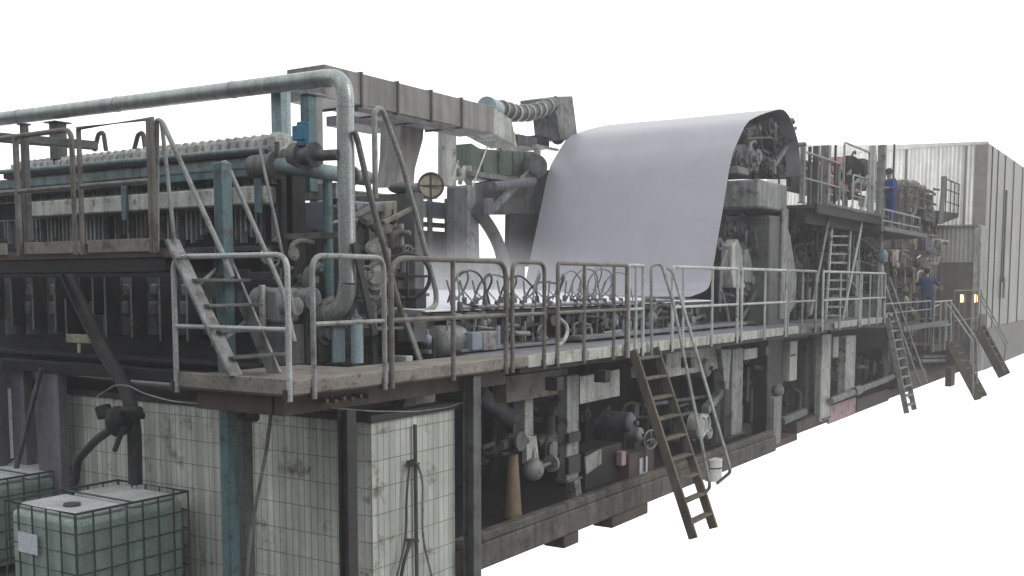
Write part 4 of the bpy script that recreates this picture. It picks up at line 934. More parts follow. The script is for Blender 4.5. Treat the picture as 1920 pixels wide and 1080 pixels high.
part('cone', MB().prism([P(1352, 655, y=7.2), P(1372, 655, y=7.2), P(1366, 730, y=7.2), P(1360, 730, y=7.2)], (0, .2, 0)), 'lightgrey', t)
m = MB(); rbox(m, 1396, 655, 1420, 671, 7.4, .2); one('junction_box', m, 'pale', 'small white box under the walkway beside the big grey pillar', 'box', 'small boxes beside the table')
t = thing('paint_drum', P(1357, 903, z=.45), 'white drum with a black band standing at the foot of the hooped handrail', 'drum')
c = P(1357, 903, y=6.75); cz = c.z
part('body', MB().cyl((c.x, 6.95, cz), (c.x, 6.95, cz + .36), .155, 24), 'white', t, 0)
part('lid', MB().cyl((c.x, 6.95, cz + .362), (c.x, 6.95, cz + .39), .162, 24), 'white', t, 0)
part('band', MB().ring((c.x, 6.95, cz + .24), (0, 0, 1), .156, .012, 26, 6), 'dark', t, 0)
# right of the pillar, below the walkway
t = thing('switch_cabinet', P(1487, 725, y=7.5), 'tall narrow white cabinet just right of the big grey pillar', 'cabinet')
m = MB(); rbox(m, 1482, 640, 1494, 712, 7.5, .4); part('body', m, 'pale', t, .01)
m = MB(); rbox(m, 1484, 665, 1493, 667, 7.48, .015); part('handle', m, 'dark', t)
t = colm(1452, 745, 1464, 835, 7.3, .1, 'lightgrey', 'short pale valve post in front of the big grey pillar foot')
part('valve', MB().ball(P(1458, 732, y=7.35), .14), 'lightgrey', t, 0)
colm(1513, 640, 1545, 790, 7.7, .6, 'mid', 'broad dark green grey column right of the tall narrow white cabinet')
colm(1542, 628, 1555, 785, 7.4, .15, 'pale', 'slim white column right of the broad dark green grey column')
colm(1587, 632, 1602, 740, 7.5, .2, 'pale', 'white column under the far walkway with a pipe beside it')
colm(1563, 632, 1572, 670, 7.5, .2, 'pale', 'short white stub hanging under the far walkway')
colm(1500, 650, 1511, 745, 7.9, .2, 'darker', 'black column between the white cabinet and the broad column')
t = thing('floor_pipe', P(1600, 740, y=7.35), 'long pale pipe along the foot of the machine right of the slim white column', 'pipe')
part('barrel', MB().cyl(P(1557, 752, y=7.3), P(1690, 700, y=7.3), .085, 14), 'lightgrey', t, 0)
part('coupling', MB().cyl(P(1600, 735, y=7.3), P(1612, 730, y=7.3), .12, 14), 'lightgrey', t, 0)
one('pipe_segment', MB().cyl(P(1464, 790, y=7.5), P(1507, 772, y=7.5), .1, 14), 'mid', 'stub of pale pipe lying at the foot of the big grey pillar', 'pipe', bevel=0)
one('pink_plinth', MB().box(P(1555, 760, y=7.4).x, P(1605, 740, y=7.4).x, 7.40, 7.448, .05, .5), 'pink', 'faded pink plinth face right of the slim white column', 'plinth')
one('red_plinth', MB().box(P(1608, 740, y=7.4).x, P(1668, 740, y=7.4).x, 7.42, 7.448, .05, .42), 'brown', 'dark reddish plinth face under the long pale pipe', 'plinth')
random.seed(21)
for i, (px, py, lab) in enumerate(((1478, 745, 'dark bundle of hoses behind the valve post'), (1640, 690, 'dark pump under the far end of the walkway'), (1560, 700, 'dark round valve behind the slim white column'))):
    c = P(px, py, y=8.0); t = thing('dark_pump', c, lab, 'pump', 'dark pumps under the far walkway')
    part('casing', MB().cyl(c, c + V(0, .3, 0), .22, 18), 'dark', t, 0)
    part('hose', MB().tube([c + V(.1, -.1, .2), c + V(.3, -.2, .1), c + V(.25, -.2, -.4), c + V(.1, -.1, -.7)], .04, 8, .2), 'mid', t, 0)

def pipework(label, x0, y0, x1, y1, ya, yb, n, mats, seed, floor=None):
    """dense mix of pipes, flanges, valves and brackets filling a bay"""
    random.seed(seed); t = thing('pipework', P((x0 + x1) / 2, y1, y=(ya + yb) / 2), label, 'pipework', 'bays of dense pipework')
    for i in range(n):
        y = random.uniform(ya, yb); px = random.uniform(x0, x1); py = random.uniform(y0, y1); c = P(px, py, y=y); mt = random.choice(mats)
        sc = min(1.1, max(.4, (c - V(0, 0, EYE)).length / 21)); k = random.random(); r = random.uniform(.02, .06) * sc; nv0 = None
        if k < .22: part('pipe', MB().tube([c, c + sc * V(0, 0, random.uniform(-.7, -.3))], r, 9), mt, t, 0)
        elif k < .36: part('pipe', MB().tube([c, c + sc * V(random.uniform(.3, 1.0), 0, random.uniform(-.1, .1))], r, 9), mt, t, 0)
        elif k < .52: part('pipe_bend', MB().tube([c, c + sc * V(0, 0, .25), c + sc * V(.25, 0, .35), c + sc * V(.45, random.uniform(-.2, .2), .3)], r, 9, .1), mt, t, 0)
        elif k < .68:
            q = random.uniform(.07, .16); part('flange', MB().cyl(c, c + sc * V(0, .05, 0), q * sc, 18).cyl(c + sc * V(0, -.05, 0), c, q * .55 * sc, 14), mt, t, 0)
        elif k < .8:
            q = random.uniform(.06, .12); part('valve_body', MB().ball(c, q * sc, (1, 1, 1.2)).cyl(c + sc * V(-q * 1.6, 0, 0), c + sc * V(q * 1.6, 0, 0), q * .5 * sc, 10).cyl(c, c + sc * V(0, 0, q * 2.2), q * .25 * sc, 8), mt, t, 0)
        elif k < .87:
            q = random.uniform(.08, .14); part('valve_wheel', MB().ring(c, (.4, 1, 0), q * sc, .013, 20, 6).bar(c - sc * V(q, 0, 0), c + sc * V(q, 0, 0), .015).bar(c - sc * V(0, 0, q), c + sc * V(0, 0, q), .015), mt, t, 0)
        elif k < .94: part('bracket', MB().box(c.x, c.x + sc * random.uniform(.06, .25), c.y, c.y + .06, c.z, c.z + sc * random.uniform(.06, .3)), mt, t, .004)
        else: part('hose', MB().tube([c, c + sc * V(.1, -.05, -.25), c + sc * V(.35, -.05, -.3), c + sc * V(.5, 0, -.02)], .016, 7, .2), mt, t, 0)
    return t
pipework('dark pipes and flanges behind the ochre cone pedestal', 890, 740, 1060, 900, 7.9, 8.8, 42, ('dark', 'mid', 'dark', 'violet', 'lightgrey'), 101)
pipework('valves and small pipes between the whitish leg and the tall wooden ladder', 1090, 770, 1235, 900, 7.8, 8.8, 46, ('dark', 'mid', 'violet', 'lightgrey', 'brown'), 102)
pipework('pipes and valves seen through the tall wooden ladder', 1235, 740, 1345, 850, 7.7, 8.8, 34, ('dark', 'mid', 'brown', 'lightgrey'), 103)
pipework('pipes and hoses between the slim pale column and the grey pillar', 1385, 670, 1430, 800, 7.6, 8.6, 24, ('dark', 'mid', 'lightgrey', 'brown'), 104)
pipework('pipes and valves low down right of the big grey pillar', 1470, 650, 1545, 770, 8.0, 8.8, 34, ('dark', 'mid', 'lightgrey', 'pale'), 105)
pipework('dark pipework under the far walkway behind the long pale pipe', 1555, 640, 1720, 730, 7.9, 9.0, 60, ('dark', 'mid', 'brown', 'lightgrey', 'walk'), 106)
pipework('small pipes and nozzles along the side of the wire table', 800, 598, 1040, 645, 7.75, 7.93, 46, ('mid', 'lightgrey', 'bluegrey', 'dark', 'dark'), 107)
pipework('small pipes and fittings along the table right of the pale curved hose', 1060, 592, 1330, 625, 7.75, 7.93, 60, ('mid', 'lightgrey', 'bluegrey', 'dark', 'violet'), 108)
pipework('grimy pipes and valves around the pale cast stand', 660, 380, 780, 640, 8.3, 8.7, 44, ('mid', 'lightgrey', 'dark', 'walk', 'brown'), 109)
pipework('pipes and fittings left of the stainless elbow', 500, 470, 640, 650, 8.5, 9.0, 40, ('mid', 'lightgrey', 'dark', 'walk', 'teal'), 110)
pipework('pipes and links inside the top of the felt loop', 1398, 240, 1490, 325, 8.25, 8.6, 40, ('mid', 'lightgrey', 'dark', 'violet'), 111)
pipework('pipes and arms between the felt edge and the grey pillar', 1345, 410, 1430, 620, 8.1, 8.8, 44, ('mid', 'lightgrey', 'dark', 'violet'), 112)
# ================================================================== HOOD
XH, YH = 45.4, 7.0
zH = 9.1
yL = P(1440, 290, x=XH).y
t = thing('dryer_hood', (XH, YH, 0), 'big corrugated dryer hood closing the right end of the machine', 'hood')
def corr(x, y0, y1, z0, z1, pitch=.2, amp=.035, zt1=None):
    """corrugated sheet facing -x, real folds"""
    n = int((y1 - y0) / pitch) * 2; pr = []
    for k in range(n + 1):
        y = y0 + (y1 - y0) * k / n; a = amp if k % 2 else -amp
        pr += [(y - pitch * .14, a), (y + pitch * .14, a)]
    vs = []; fs = []
    for y, a in pr: vs += [(x + a, y, z0), (x + a, y, z1), (x + a + .02, y, z1), (x + a + .02, y, z0)]
    m = len(pr)
    for i in range(m - 1):
        b = i * 4; c = b + 4
        fs += [(b, b + 1, c + 1, c), (b + 3, c + 3, c + 2, b + 2), (b + 1, b + 2, c + 2, c + 1), (b, c, c + 3, b + 3)]
    return MB().add(vs, fs + [(0, 3, 2, 1), ((m - 1) * 4, (m - 1) * 4 + 1, (m - 1) * 4 + 2, (m - 1) * 4 + 3)])
part('corrugated_front', corr(XH, YH + .45, yL, 5.3, zH - .05, .15), 'corr', t, 0)
part('top_trim', MB().prism([(XH - .06, YH, zH - .05), (XH - .06, yL, zH - .05), (XH - .06, yL, zH + .55), (XH - .06, YH + 4, zH + .18), (XH - .06, YH, zH + .05)], (.16, 0, 0)), 'corr', t)
part('corner_trim', MB().box(XH - .08, XH + .1, YH - .03, YH + .45, 0, zH - .052), 'hoodframe', t, .02)
part('lower_front', MB().box(XH, XH + .1, YH + .452, yL, .15, 5.29), 'hoodlow', t)
part('side_wall', MB().box(XH + .11, 150, YH, YH + .1, 0, zH), 'hoodside', t)
m = MB()
for x in (46.5, 48, 50, 52.6, 55.5, 59, 63, 68, 75, 84): m.box(x, x + .12, YH - .03, YH - .002, 0.02, zH - .02)
part('side_batten', m, 'hoodlow', t)
m = MB().box(50.2, 50.5, YH - .08, YH - .032, 3.6, 7.6).box(50.1, 50.6, YH - .12, YH - .082, 2.9, 3.8)
part('cable_duct', m, 'dark', t)
part('side_skirt', MB().box(46, 150, YH - .06, YH - .031, .0, 1.7), 'hoodlow', t)
part('roof', MB().box(62, 150, YH + .12, yL, zH - .2, zH - .12), 'corr', t)  # unseen roof, left open near the front to let light in
m = MB()
for px in (1650, 1697, 1808): 
    y = P(px, 400, x=XH).y; m.box(XH - .13, XH - .07, y - .05, y + .05, 5.4, zH - .06)
part('front_post', m, 'hoodframe', t)
# lower corrugated box in front of the hood
t = thing('hood_annex', (44.0, 7.1, 0), 'lower corrugated annex with a dull green grey lower wall in front of the big hood', 'annex')
ya = P(1838, 500, x=43.6).y; yb = P(1752, 500, x=43.6).y
zt_, zm_ = P(1800, 426, x=43.6).z, P(1800, 492, x=43.6).z
part('corrugated_front', corr(43.6, ya + .25, yb, zm_, zt_, .15, .03), 'corr', t, 0)
part('lower_wall', MB().box(43.62, 43.7, ya + .25, yb, .1, zm_ - .01), 'hoodlow', t)
part('side_wall', MB().box(43.6, XH - .1, ya, ya + .1, .1, zt_ + .05), 'walkpale', t)
part('corner_post', MB().box(43.52, 43.62, ya + .101, ya + .24, .1, zt_), 'pale', t)
part('top_trim', MB().box(43.5, XH - .1, ya + .101, yb, zt_ + .002, zt_ + .09), 'hoodframe', t)
m = MB(); rbox(m, 1838, 590, 1846, 625, ya - .05, .03)
part('hatch', m, 'dark', t)

# ================================================================== RIGHT HAND MACHINE BLOCKS
XC = 24.6
t = thing('press_section', (XC, 7.9, .4), 'dark green grey press section under the upper gallery right of the big grey pillar', 'machine')
part('dark_backing', MB().box(XC + .2, 31, 9.2, 13, .5, 5.3), 'darker', t, .02)  # black box filling the shaded depth beneath the gallery
def polyp(name, pts, y, ext, mat, b=.02): return part(name, pan(MB(), pts, y, ext), mat, t, b)
polyp('side_frame', [(1478, 398), (1650, 402), (1650, 440), (1560, 600), (1478, 600)], 9.0, .19, 'dark')
polyp('guard_sheet', [(1492, 400), (1552, 402), (1548, 470), (1530, 560), (1494, 560)], 8.9, .08, 'brown')
random.seed(31)
bits = [(1486, 430, .18, 'pink'), (1512, 440, .22, 'dark'), (1575, 420, .2, 'mid'), (1590, 440, .14, 'lightgrey'), (1568, 455, .14, 'lightgrey'), (1500, 470, .2, 'mid'), (1512, 590, .25, 'mid'), (1488, 600, .2, 'lightgrey'), (1600, 480, .2, 'mid'), (1630, 470, .25, 'lightgrey'), (1640, 530, .3, 'mid'), (1600, 540, .2, 'dark'), (1580, 590, .2, 'lightgrey'), (1625, 580, .2, 'mid'), (1545, 420, .15, 'mid')]
for a in bits: rollend(a[0], a[1], a[2], 8.6, a[3])
for i in range(26):
    px = random.uniform(1482, 1650); y0 = random.uniform(400, 560); y1 = y0 + random.uniform(30, 110)
    m = MB()
    if random.random() < .6: m.tube([P(px, y0, y=8.5), P(px + random.uniform(-4, 4), y1, y=8.5)], random.uniform(.02, .06), 8)
    else: m.bar(P(px, y0, y=8.55), P(px + random.uniform(15, 50), y0 + random.uniform(-3, 3), y=8.55), .08)
    part('pipe' if len(m.v) > 8 else 'cross_bar', m, random.choice(('mid', 'lightgrey', 'dark', 'lightgrey')), t, 0)
polyp('front_cover', [(1575, 600), (1650, 598), (1650, 570), (1600, 570)], 8.3, .3, 'mid')
# upper gallery
XG0, XG1 = 23.9, 30.6
zg = 5.35
t = thing('upper_gallery', (XG0, 7.2, zg), 'upper service gallery with a dark underside right of the felt', 'platform')
part('deck', MB().box(XG0, XG1, 7.3, 9.9, zg - .08, zg), 'brown', t)
part('edge_beam', MB().box(XG0, XG1, 7.24, 7.298, zg - .2, zg + .02), 'darker', t)
part('toe_board', MB().box(XG0 + .9, XG1, 7.2, 7.236, zg + .02, zg + .08), 'mid', t)
part('under_beam', MB().box(XG0, XG1, 7.5, 7.7, zg - .42, zg - .082).box(XG0, XG1, 9.0, 9.2, zg - .5, zg - .082), 'darker', t)
def rl(pxs, y, ztop, z0, mat, label, mid=True, r=.028):
    xs = [P(p, 330, y=y).x for p in pxs]; t = thing('railing', (xs[0], y, z0), label, 'railing', 'railings along the walkways')
    part('frame_tube', MB().tube([(xs[0], y, z0), (xs[0], y, ztop), (xs[-1], y, ztop), (xs[-1], y, z0)], r, 8, .1), mat, t, 0)
    if mid: part('middle_rail', MB().tube([(xs[0], y, (z0 + ztop) / 2), (xs[-1], y, (z0 + ztop) / 2)], r * .8, 7), mat, t, 0)
    for x in xs[1:-1]: part('post', MB().tube([(x, y, z0), (x, y, ztop)], r * .9, 7), mat, t, 0)
    return t
rl([1582, 1629], 7.3, 7.0, 5.3, 'galv', 'tall rounded grey railing frame in the middle of the upper gallery', False)
rl([1508, 1540, 1574], 7.3, 6.45, 5.3, 'railgrey', 'railing of the upper gallery in front of the red machine')
for i, (px, pt, w, mt, lab) in enumerate(((1506, 275, .1, 'lightgrey', 'thin grey post at the left end of the upper gallery, beside the felt edge'), (1519, 275, .07, 'mid', 'second post from the left on the upper gallery, before the red machine'), (1531, 274, .13, 'mid', 'grey post before the left half of the red machine'), (1549, 273, .2, 'lightgrey', 'broad light grey post before the middle of the red machine'), (1567, 272, .05, 'dark', 'thin dark post at the right half of the red machine'), (1636, 273, .16, 'pale', 'pale post just right of the tall rounded railing frame'), (1655, 272, .2, 'lightgrey', 'broad pale post left of the worker on the gallery'), (1677, 270, .05, 'dark', 'thin dark rod before the worker on the gallery'))):
    a = P(px, pt, y=7.45); z1 = a.z
    t = thing('gallery_post', (a.x, 7.45, zg), lab, 'post')
    part('shaft', MB().box(a.x - w / 2, a.x + w / 2, 7.45 - w / 2, 7.45 + w / 2, zg + .001, z1), mt, t)
    part('foot', MB().box(a.x - w * .8, a.x + w * .8, 7.45 - w * .8, 7.45 + w * .8, zg + .0005, zg + .02), mt, t, .002)
t = thing('red_machine', P(1545, 370, y=9.3), 'faded red and pink machine standing on the upper gallery', 'machine')
def rb2(name, x0, y0, x1, y1, y, ext, mt, b=.02): 
    m = MB(); rbox(m, x0, y0, x1, y1, y, ext); return part(name, m, mt, t, b)
rb2('frame', 1512, 300, 1575, 372, 9.6, .6, 'dark')
rb2('red_panel', 1545, 291, 1576, 311, 8.3, .19, 'red'); rb2('red_panel', 1552, 338, 1576, 354, 8.3, .19, 'red'); rb2('red_panel', 1530, 297, 1550, 302, 9.4, .19, 'red')
rb2('pink_column', 1577, 293, 1590, 372, 8.9, .3, 'pink')
rb2('pink_panel', 1514, 345, 1548, 370, 9.35, .2, 'pink')
rb2('inner_panel', 1532, 306, 1552, 345, 9.5, .09, 'red')
m = MB().bar(P(1556, 312, y=9.3), P(1572, 318, y=9.3), .06).bar(P(1566, 318, y=9.3), P(1570, 350, y=9.3), .05); part('lever', m, 'lightgrey', t)
t = thing('winding_drive', P(1605, 370, y=8.6), 'dark drive with a cream cone and a grey box behind the tall rounded railing', 'machine')
rb2('grey_box', 1592, 332, 1628, 358, 8.9, .5, 'mid'); rb2('base', 1585, 358, 1650, 375, 8.8, .7, 'dark')
part('drum', MB().cyl(P(1590, 318, y=8.8), P(1590, 318, y=9.2), .42, 22), 'darker', t, 0)
part('cream_cone', pan(MB(), [(1597, 312), (1603, 297), (1607, 305), (1611, 320), (1611, 335), (1603, 330), (1596, 328)], 8.7, .3), 'cream', t, .02)
part('drum', MB().cyl(P(1615, 315, y=8.9), P(1615, 315, y=9.2), .3, 20), 'brown', t, 0)
part('pale_box', MB().box(P(1630, 380, y=7.5).x, P(1640, 380, y=7.5).x, 7.6, 7.8, P(1630, 388, y=7.6).z, P(1630, 372, y=7.6).z), 'pale', t, .02)
part('pipe', MB().tube([P(1630, 300, y=8), P(1632, 375, y=8)], .05, 8).tube([P(1641, 290, y=8), P(1641, 375, y=8)], .05, 8), 'lightteal', t, 0)
# steep access ladders between walkway and gallery
def steep(pts0, pts1, y, label, rungs, dark='galv'):
    t = thing('access_ladder', P(pts0[1][0], pts0[1][1], y=y), label, 'ladder')
    a0, a1 = P(*pts0[0], y=y), P(*pts0[1], y=y); b0, b1 = P(*pts1[0], y=y), P(*pts1[1], y=y)
    part('stringer', MB().bar(a0, a1, .05, .1), 'raillight', t); part('stringer', MB().bar(b0, b1, .05, .1), 'raillight', t)
    for i in range(rungs):
        s = (i + .5) / rungs; part('rung', MB().bar(a0.lerp(a1, s) + V(0, .05, 0), b0.lerp(b1, s) + V(0, .05, 0), .05), dark, t, 0)
    return t
t = steep([(1562, 385), (1548, 600)], [(1597, 385), (1586, 600)], 7.6, 'steep grey ladder with dark rungs from the far walkway up to the gallery', 13)
part('handrail', MB().tube([P(1560, 378, y=7.5), P(1520, 590, y=7.3)], .03, 8), 'railgrey', t, 0)
part('handrail', MB().tube([P(1633, 318, y=7.5), P(1612, 440, y=7.3), P(1580, 600, y=7.2)], .032, 8), 'raillight', t, 0)
part('hoop_brace', MB().bar(P(1556, 440, y=7.4), P(1565, 465, y=7.9), .04).bar(P(1604, 400, y=7.5), P(1616, 420, y=7.9), .04).bar(P(1600, 465, y=7.4), P(1612, 490, y=7.9), .04).bar(P(1590, 520, y=7.4), P(1610, 548, y=7.9), .04), 'railgrey', t)
t = steep([(1617, 375), (1600, 600)], [(1650, 440), (1660, 560)], 8.1, 'second access ladder, half hidden right of the steep grey one', 5, 'mid')
m = MB(); rbox(m, 1608, 478, 1654, 482, 7.8, .06); rbox(m, 1606, 482, 1610, 600, 7.8, .08); rbox(m, 1648, 482, 1652, 600, 7.8, .08); one('door_frame', m, 'lightgrey', 'light grey upright frame on the far walkway behind the last railing', 'frame')
t = thing('signal_pole', P(1655, 600, y=7.35), 'slim pale pole with a lamp head at the far end of the walkway', 'pole')
part('shaft', MB().cyl(P(1652, 560, y=7.35), P(1653, 395, y=7.35), .05, 10), 'pale', t, 0)
part('head', MB().ball(P(1655, 480, y=7.3), .14, (1, 1, 1.5)), 'lightteal', t, 0)

# ================================================================== FAR MACHINE WITH THE WORKERS
XD = 30.8
t = thing('coating_section', (XD, 7.6, .3), 'rust brown machine section with many rails beyond the far walkway end', 'machine')
part('dark_backing', MB().box(XD, 37.0, 8.8, 14, .4, 4.6), 'darker', t, .02)  # black box stands in for dark depth between the parts
def polyd(name, pts, y, ext, mat, b=.02): return part(name, pan(MB(), pts, y, ext), mat, t, b)
polyd('cross_beam', [(1622, 442), (1752, 446), (1752, 466), (1622, 466)], 8.3, .6, 'brown')
polyd('lower_beam', [(1655, 655), (1760, 645), (1758, 700), (1655, 712)], 8.2, .5, 'brown')
polyd('green_guard', [(1652, 490), (1694, 500), (1700, 560), (1690, 610), (1652, 610)], 8.6, .19, 'dark')
polyd('pale_cover', [(1676, 468), (1688, 468), (1684, 498), (1674, 500)], 8.2, .2, 'cream')
polyd('pinkish_block', [(1736, 446), (1750, 446), (1750, 470), (1736, 470)], 8.1, .25, 'violet')
polyd('green_door', [(1656, 394), (1672, 392), (1672, 438), (1654, 438)], 8.3, .3, 'dark')
random.seed(41)
for i in range(44):
    px = random.uniform(1655, 1762); y0 = random.choice((random.uniform(375, 400), random.uniform(470, 560))); y1 = y0 + random.uniform(25, 70)
    part('pipe', MB().tube([P(px, y0, y=8.25), P(px + random.uniform(-2, 2), y1, y=8.25)], random.uniform(.02, .06), 7), random.choice(('walk', 'mid', 'walk', 'cream', 'dark', 'brown')), t, 0)
for i in range(16):
    rollend(random.uniform(1660, 1755), random.uniform(475, 640), random.uniform(.1, .26), 8.4, random.choice(('mid', 'brown', 'dark', 'walk', 'lightgrey')))
for px, py, r, mt in ((1702, 352, .3, 'mid'), (1718, 350, .22, 'walk'), (1733, 358, .22, 'walk'), (1690, 348, .2, 'walk')): rollend(px, py, r, 8.6, mt)
polyd('rail_bundle', [(1684, 360), (1750, 365), (1752, 440), (1684, 440)], 8.7, .3, 'brown')
# second gallery and far wedge
t = thing('worker_gallery', (30.6, 7.0, 5.0), 'narrow gallery on which the blue clad worker stands', 'platform')
zk = 5.02
part('deck', MB().box(29.0, 34.5, 7.0, 8.2, zk - .08, zk), 'brown', t)
part('edge', MB().box(29.0, 34.5, 6.96, 6.998, zk - .06, zk + .06), 'mid', t)
t = thing('far_gallery', P(1790, 400, y=8.0), 'far gallery with a dark wedge shaped underside in front of the corrugated hood', 'platform')
part('underside', pan(MB(), [(1735, 392), (1798, 400), (1796, 408), (1765, 420), (1735, 414)], 8.0, 1.4), 'dark', t)
def rpx(pxs, y, top, bot, mat, label, mids=(.5,), r=.03):
    t = thing('railing', P(pxs[0], bot[0], y=y), label, 'railing', 'railings along the walkways')
    n = len(pxs)
    a0, a1 = P(pxs[0], top[0], y=y), P(pxs[-1], top[1], y=y); b0, b1 = P(pxs[0], bot[0], y=y), P(pxs[-1], bot[1], y=y)
    a1.z = a0.z; b1.z = b0.z
    part('top_rail', MB().tube([a0, a1], r, 7), mat, t, 0)
    for s in mids: part('middle_rail', MB().tube([b0.lerp(a0, s), b1.lerp(a1, s)], r * .8, 7), mat, t, 0)
    for p in pxs:
        x = P(p, top[0], y=y).x; part('post', MB().tube([(x, y, b0.z), (x, y, a0.z)], r * .9, 7), mat, t, 0)
    return t
rpx([1655, 1673, 1695, 1725], 6.98, (392, 394), (434, 440), 'railgrey', 'railing in front of the legs of the worker on the gallery')
rpx([1690, 1705, 1720, 1735, 1750], 8.0, (338, 345), (400, 400), 'walk', 'thin railing just right of the worker on the gallery', (.33, .66), .022)
rpx([1766, 1775, 1784, 1791, 1799], 8.0, (332, 345), (398, 402), 'dark', 'dark railing on the far gallery before the bright corrugated hood', (.35, .7), .026)
rpx([1752, 1764, 1774, 1784], 6.9, (566, 572), (660, 660), 'raillight', 'pale railing at the head of the brown wooden stair', (.5,), .028)
rpx([1790, 1800, 1810, 1822, 1832, 1840], 6.6, (545, 548), (640, 640), 'walk', 'close barred railing below the two orange lamps', (.4,), .024)
rpx([1660, 1680, 1700, 1720, 1745], 6.73, (570, 570), (606, 606), 'railgrey', 'dim railing in front of the lower worker', (.5,), .022)
rpx([1742, 1748, 1752, 1757], 7.7, (440, 440), (655, 655), 'railgrey', 'tall bundle of thin uprights right of the lower worker', (.3,), .022)
one('leaning_plank', pan(MB(), [(1770, 330), (1776, 330), (1768, 420), (1760, 420)], 7.9, .05), 'mid', 'dark plank leaning against the dark railing of the far gallery', 'plank')
t = thing('lower_gallery', P(1700, 610, y=8), 'low platform carrying the lower worker', 'platform')
zl = P(1735, 606, y=7.0).z
part('deck', MB().box(30.5, 37, 6.75, 8.7, zl - .1, zl), 'brown', t)
part('edge', MB().box(30.5, 37, 6.71, 6.748, zl - .1, zl + .05), 'mid', t)
t = thing('stair_landing', P(1790, 645, y=7.5), 'brown landing with a corrugated skirt behind the brown wooden stair', 'landing')
part('deck', pan(MB(), [(1745, 648), (1835, 640), (1835, 652), (1745, 660)], 7.6, 1.4), 'brown', t)
m = MB()
for k in range(16):
    px = 1742 + k * 2.4; a = P(px, 665, y=8.2); m.box(a.x, a.x + .08, 8.2, 8.25, P(px, 695, y=8.2).z, P(px, 668, y=8.2).z)
part('skirt', m, 'cream', t)
part('skirt_back', pan(MB(), [(1742, 662), (1835, 660), (1832, 692), (1742, 694)], 8.3, .1), 'walk', t)
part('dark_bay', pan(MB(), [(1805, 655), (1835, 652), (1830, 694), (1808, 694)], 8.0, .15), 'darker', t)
part('tube_rack', MB().cyl(P(1728, 668, y=8.0), P(1778, 668, y=8.0), .07, 8).cyl(P(1726, 677, y=8.0), P(1778, 676, y=8.0), .07, 8), 'pale', t, 0)
m = MB(); rbox(m, 1784, 690, 1790, 722, 7.0, .2); one('landing_leg', m, 'wooddark', 'short wooden leg under the landing beside the brown stair', 'leg')
one('foot_block', pan(MB(), [(1700, 700), (1735, 690), (1742, 708), (1734, 722), (1716, 726), (1700, 724)], 6.9, .5), 'brown', 'dark brown block between the two right hand ladders', 'block')
t = thing('orange_lamp', P(1800, 572, y=6.7), 'left of two glowing orange lamps on the close barred railing', 'lamp', 'glowing orange lamps')
for i, (px, lab) in enumerate(((1803, 0), (1830, 0))):
    if i: t = thing('orange_lamp', P(1830, 572, y=6.7), 'right of two glowing orange lamps on the close barred railing', 'lamp', 'glowing orange lamps')
    part('bulb', MB().cyl(P(px, 553, y=6.7), P(px, 566, y=6.7), .06, 12), 'glow', t, 0)
    part('holder', MB().cyl(P(px, 566.5, y=6.7), P(px, 620, y=6.7), .045, 12), 'ochre', t, 0)

# ================================================================== PEOPLE
def skin_fig(name, chains, mat, parent, lvl=2):
    vs = []; es = []; rs = []; idx = {}
    def add(p, r):
        k = tuple(round(c, 4) for c in p)
        if k not in idx: idx[k] = len(vs); vs.append(p); rs.append(r)
        return idx[k]
    for ch in chains:
        prev = None
        for p, r in ch:
            i = add(Vector(p), r)
            if prev is not None and prev != i: es.append((prev, i))
            prev = i
    me = bpy.data.meshes.new(name); me.from_pydata([tuple(v) for v in vs], es, []); o = bpy.data.objects.new(name, me); COL.objects.link(o)
    me.materials.append(M[mat])
    mod = o.modifiers.new('skin', 'SKIN'); mod.use_smooth_shade = True
    for i, r in enumerate(rs):
        d = me.skin_vertices[0].data[i]; d.radius = (r, r) if not isinstance(r, tuple) else r; d.use_root = (i == 0)
    sb = o.modifiers.new('sub', 'SUBSURF'); sb.levels = lvl; sb.render_levels = lvl
    o.parent = parent; return o
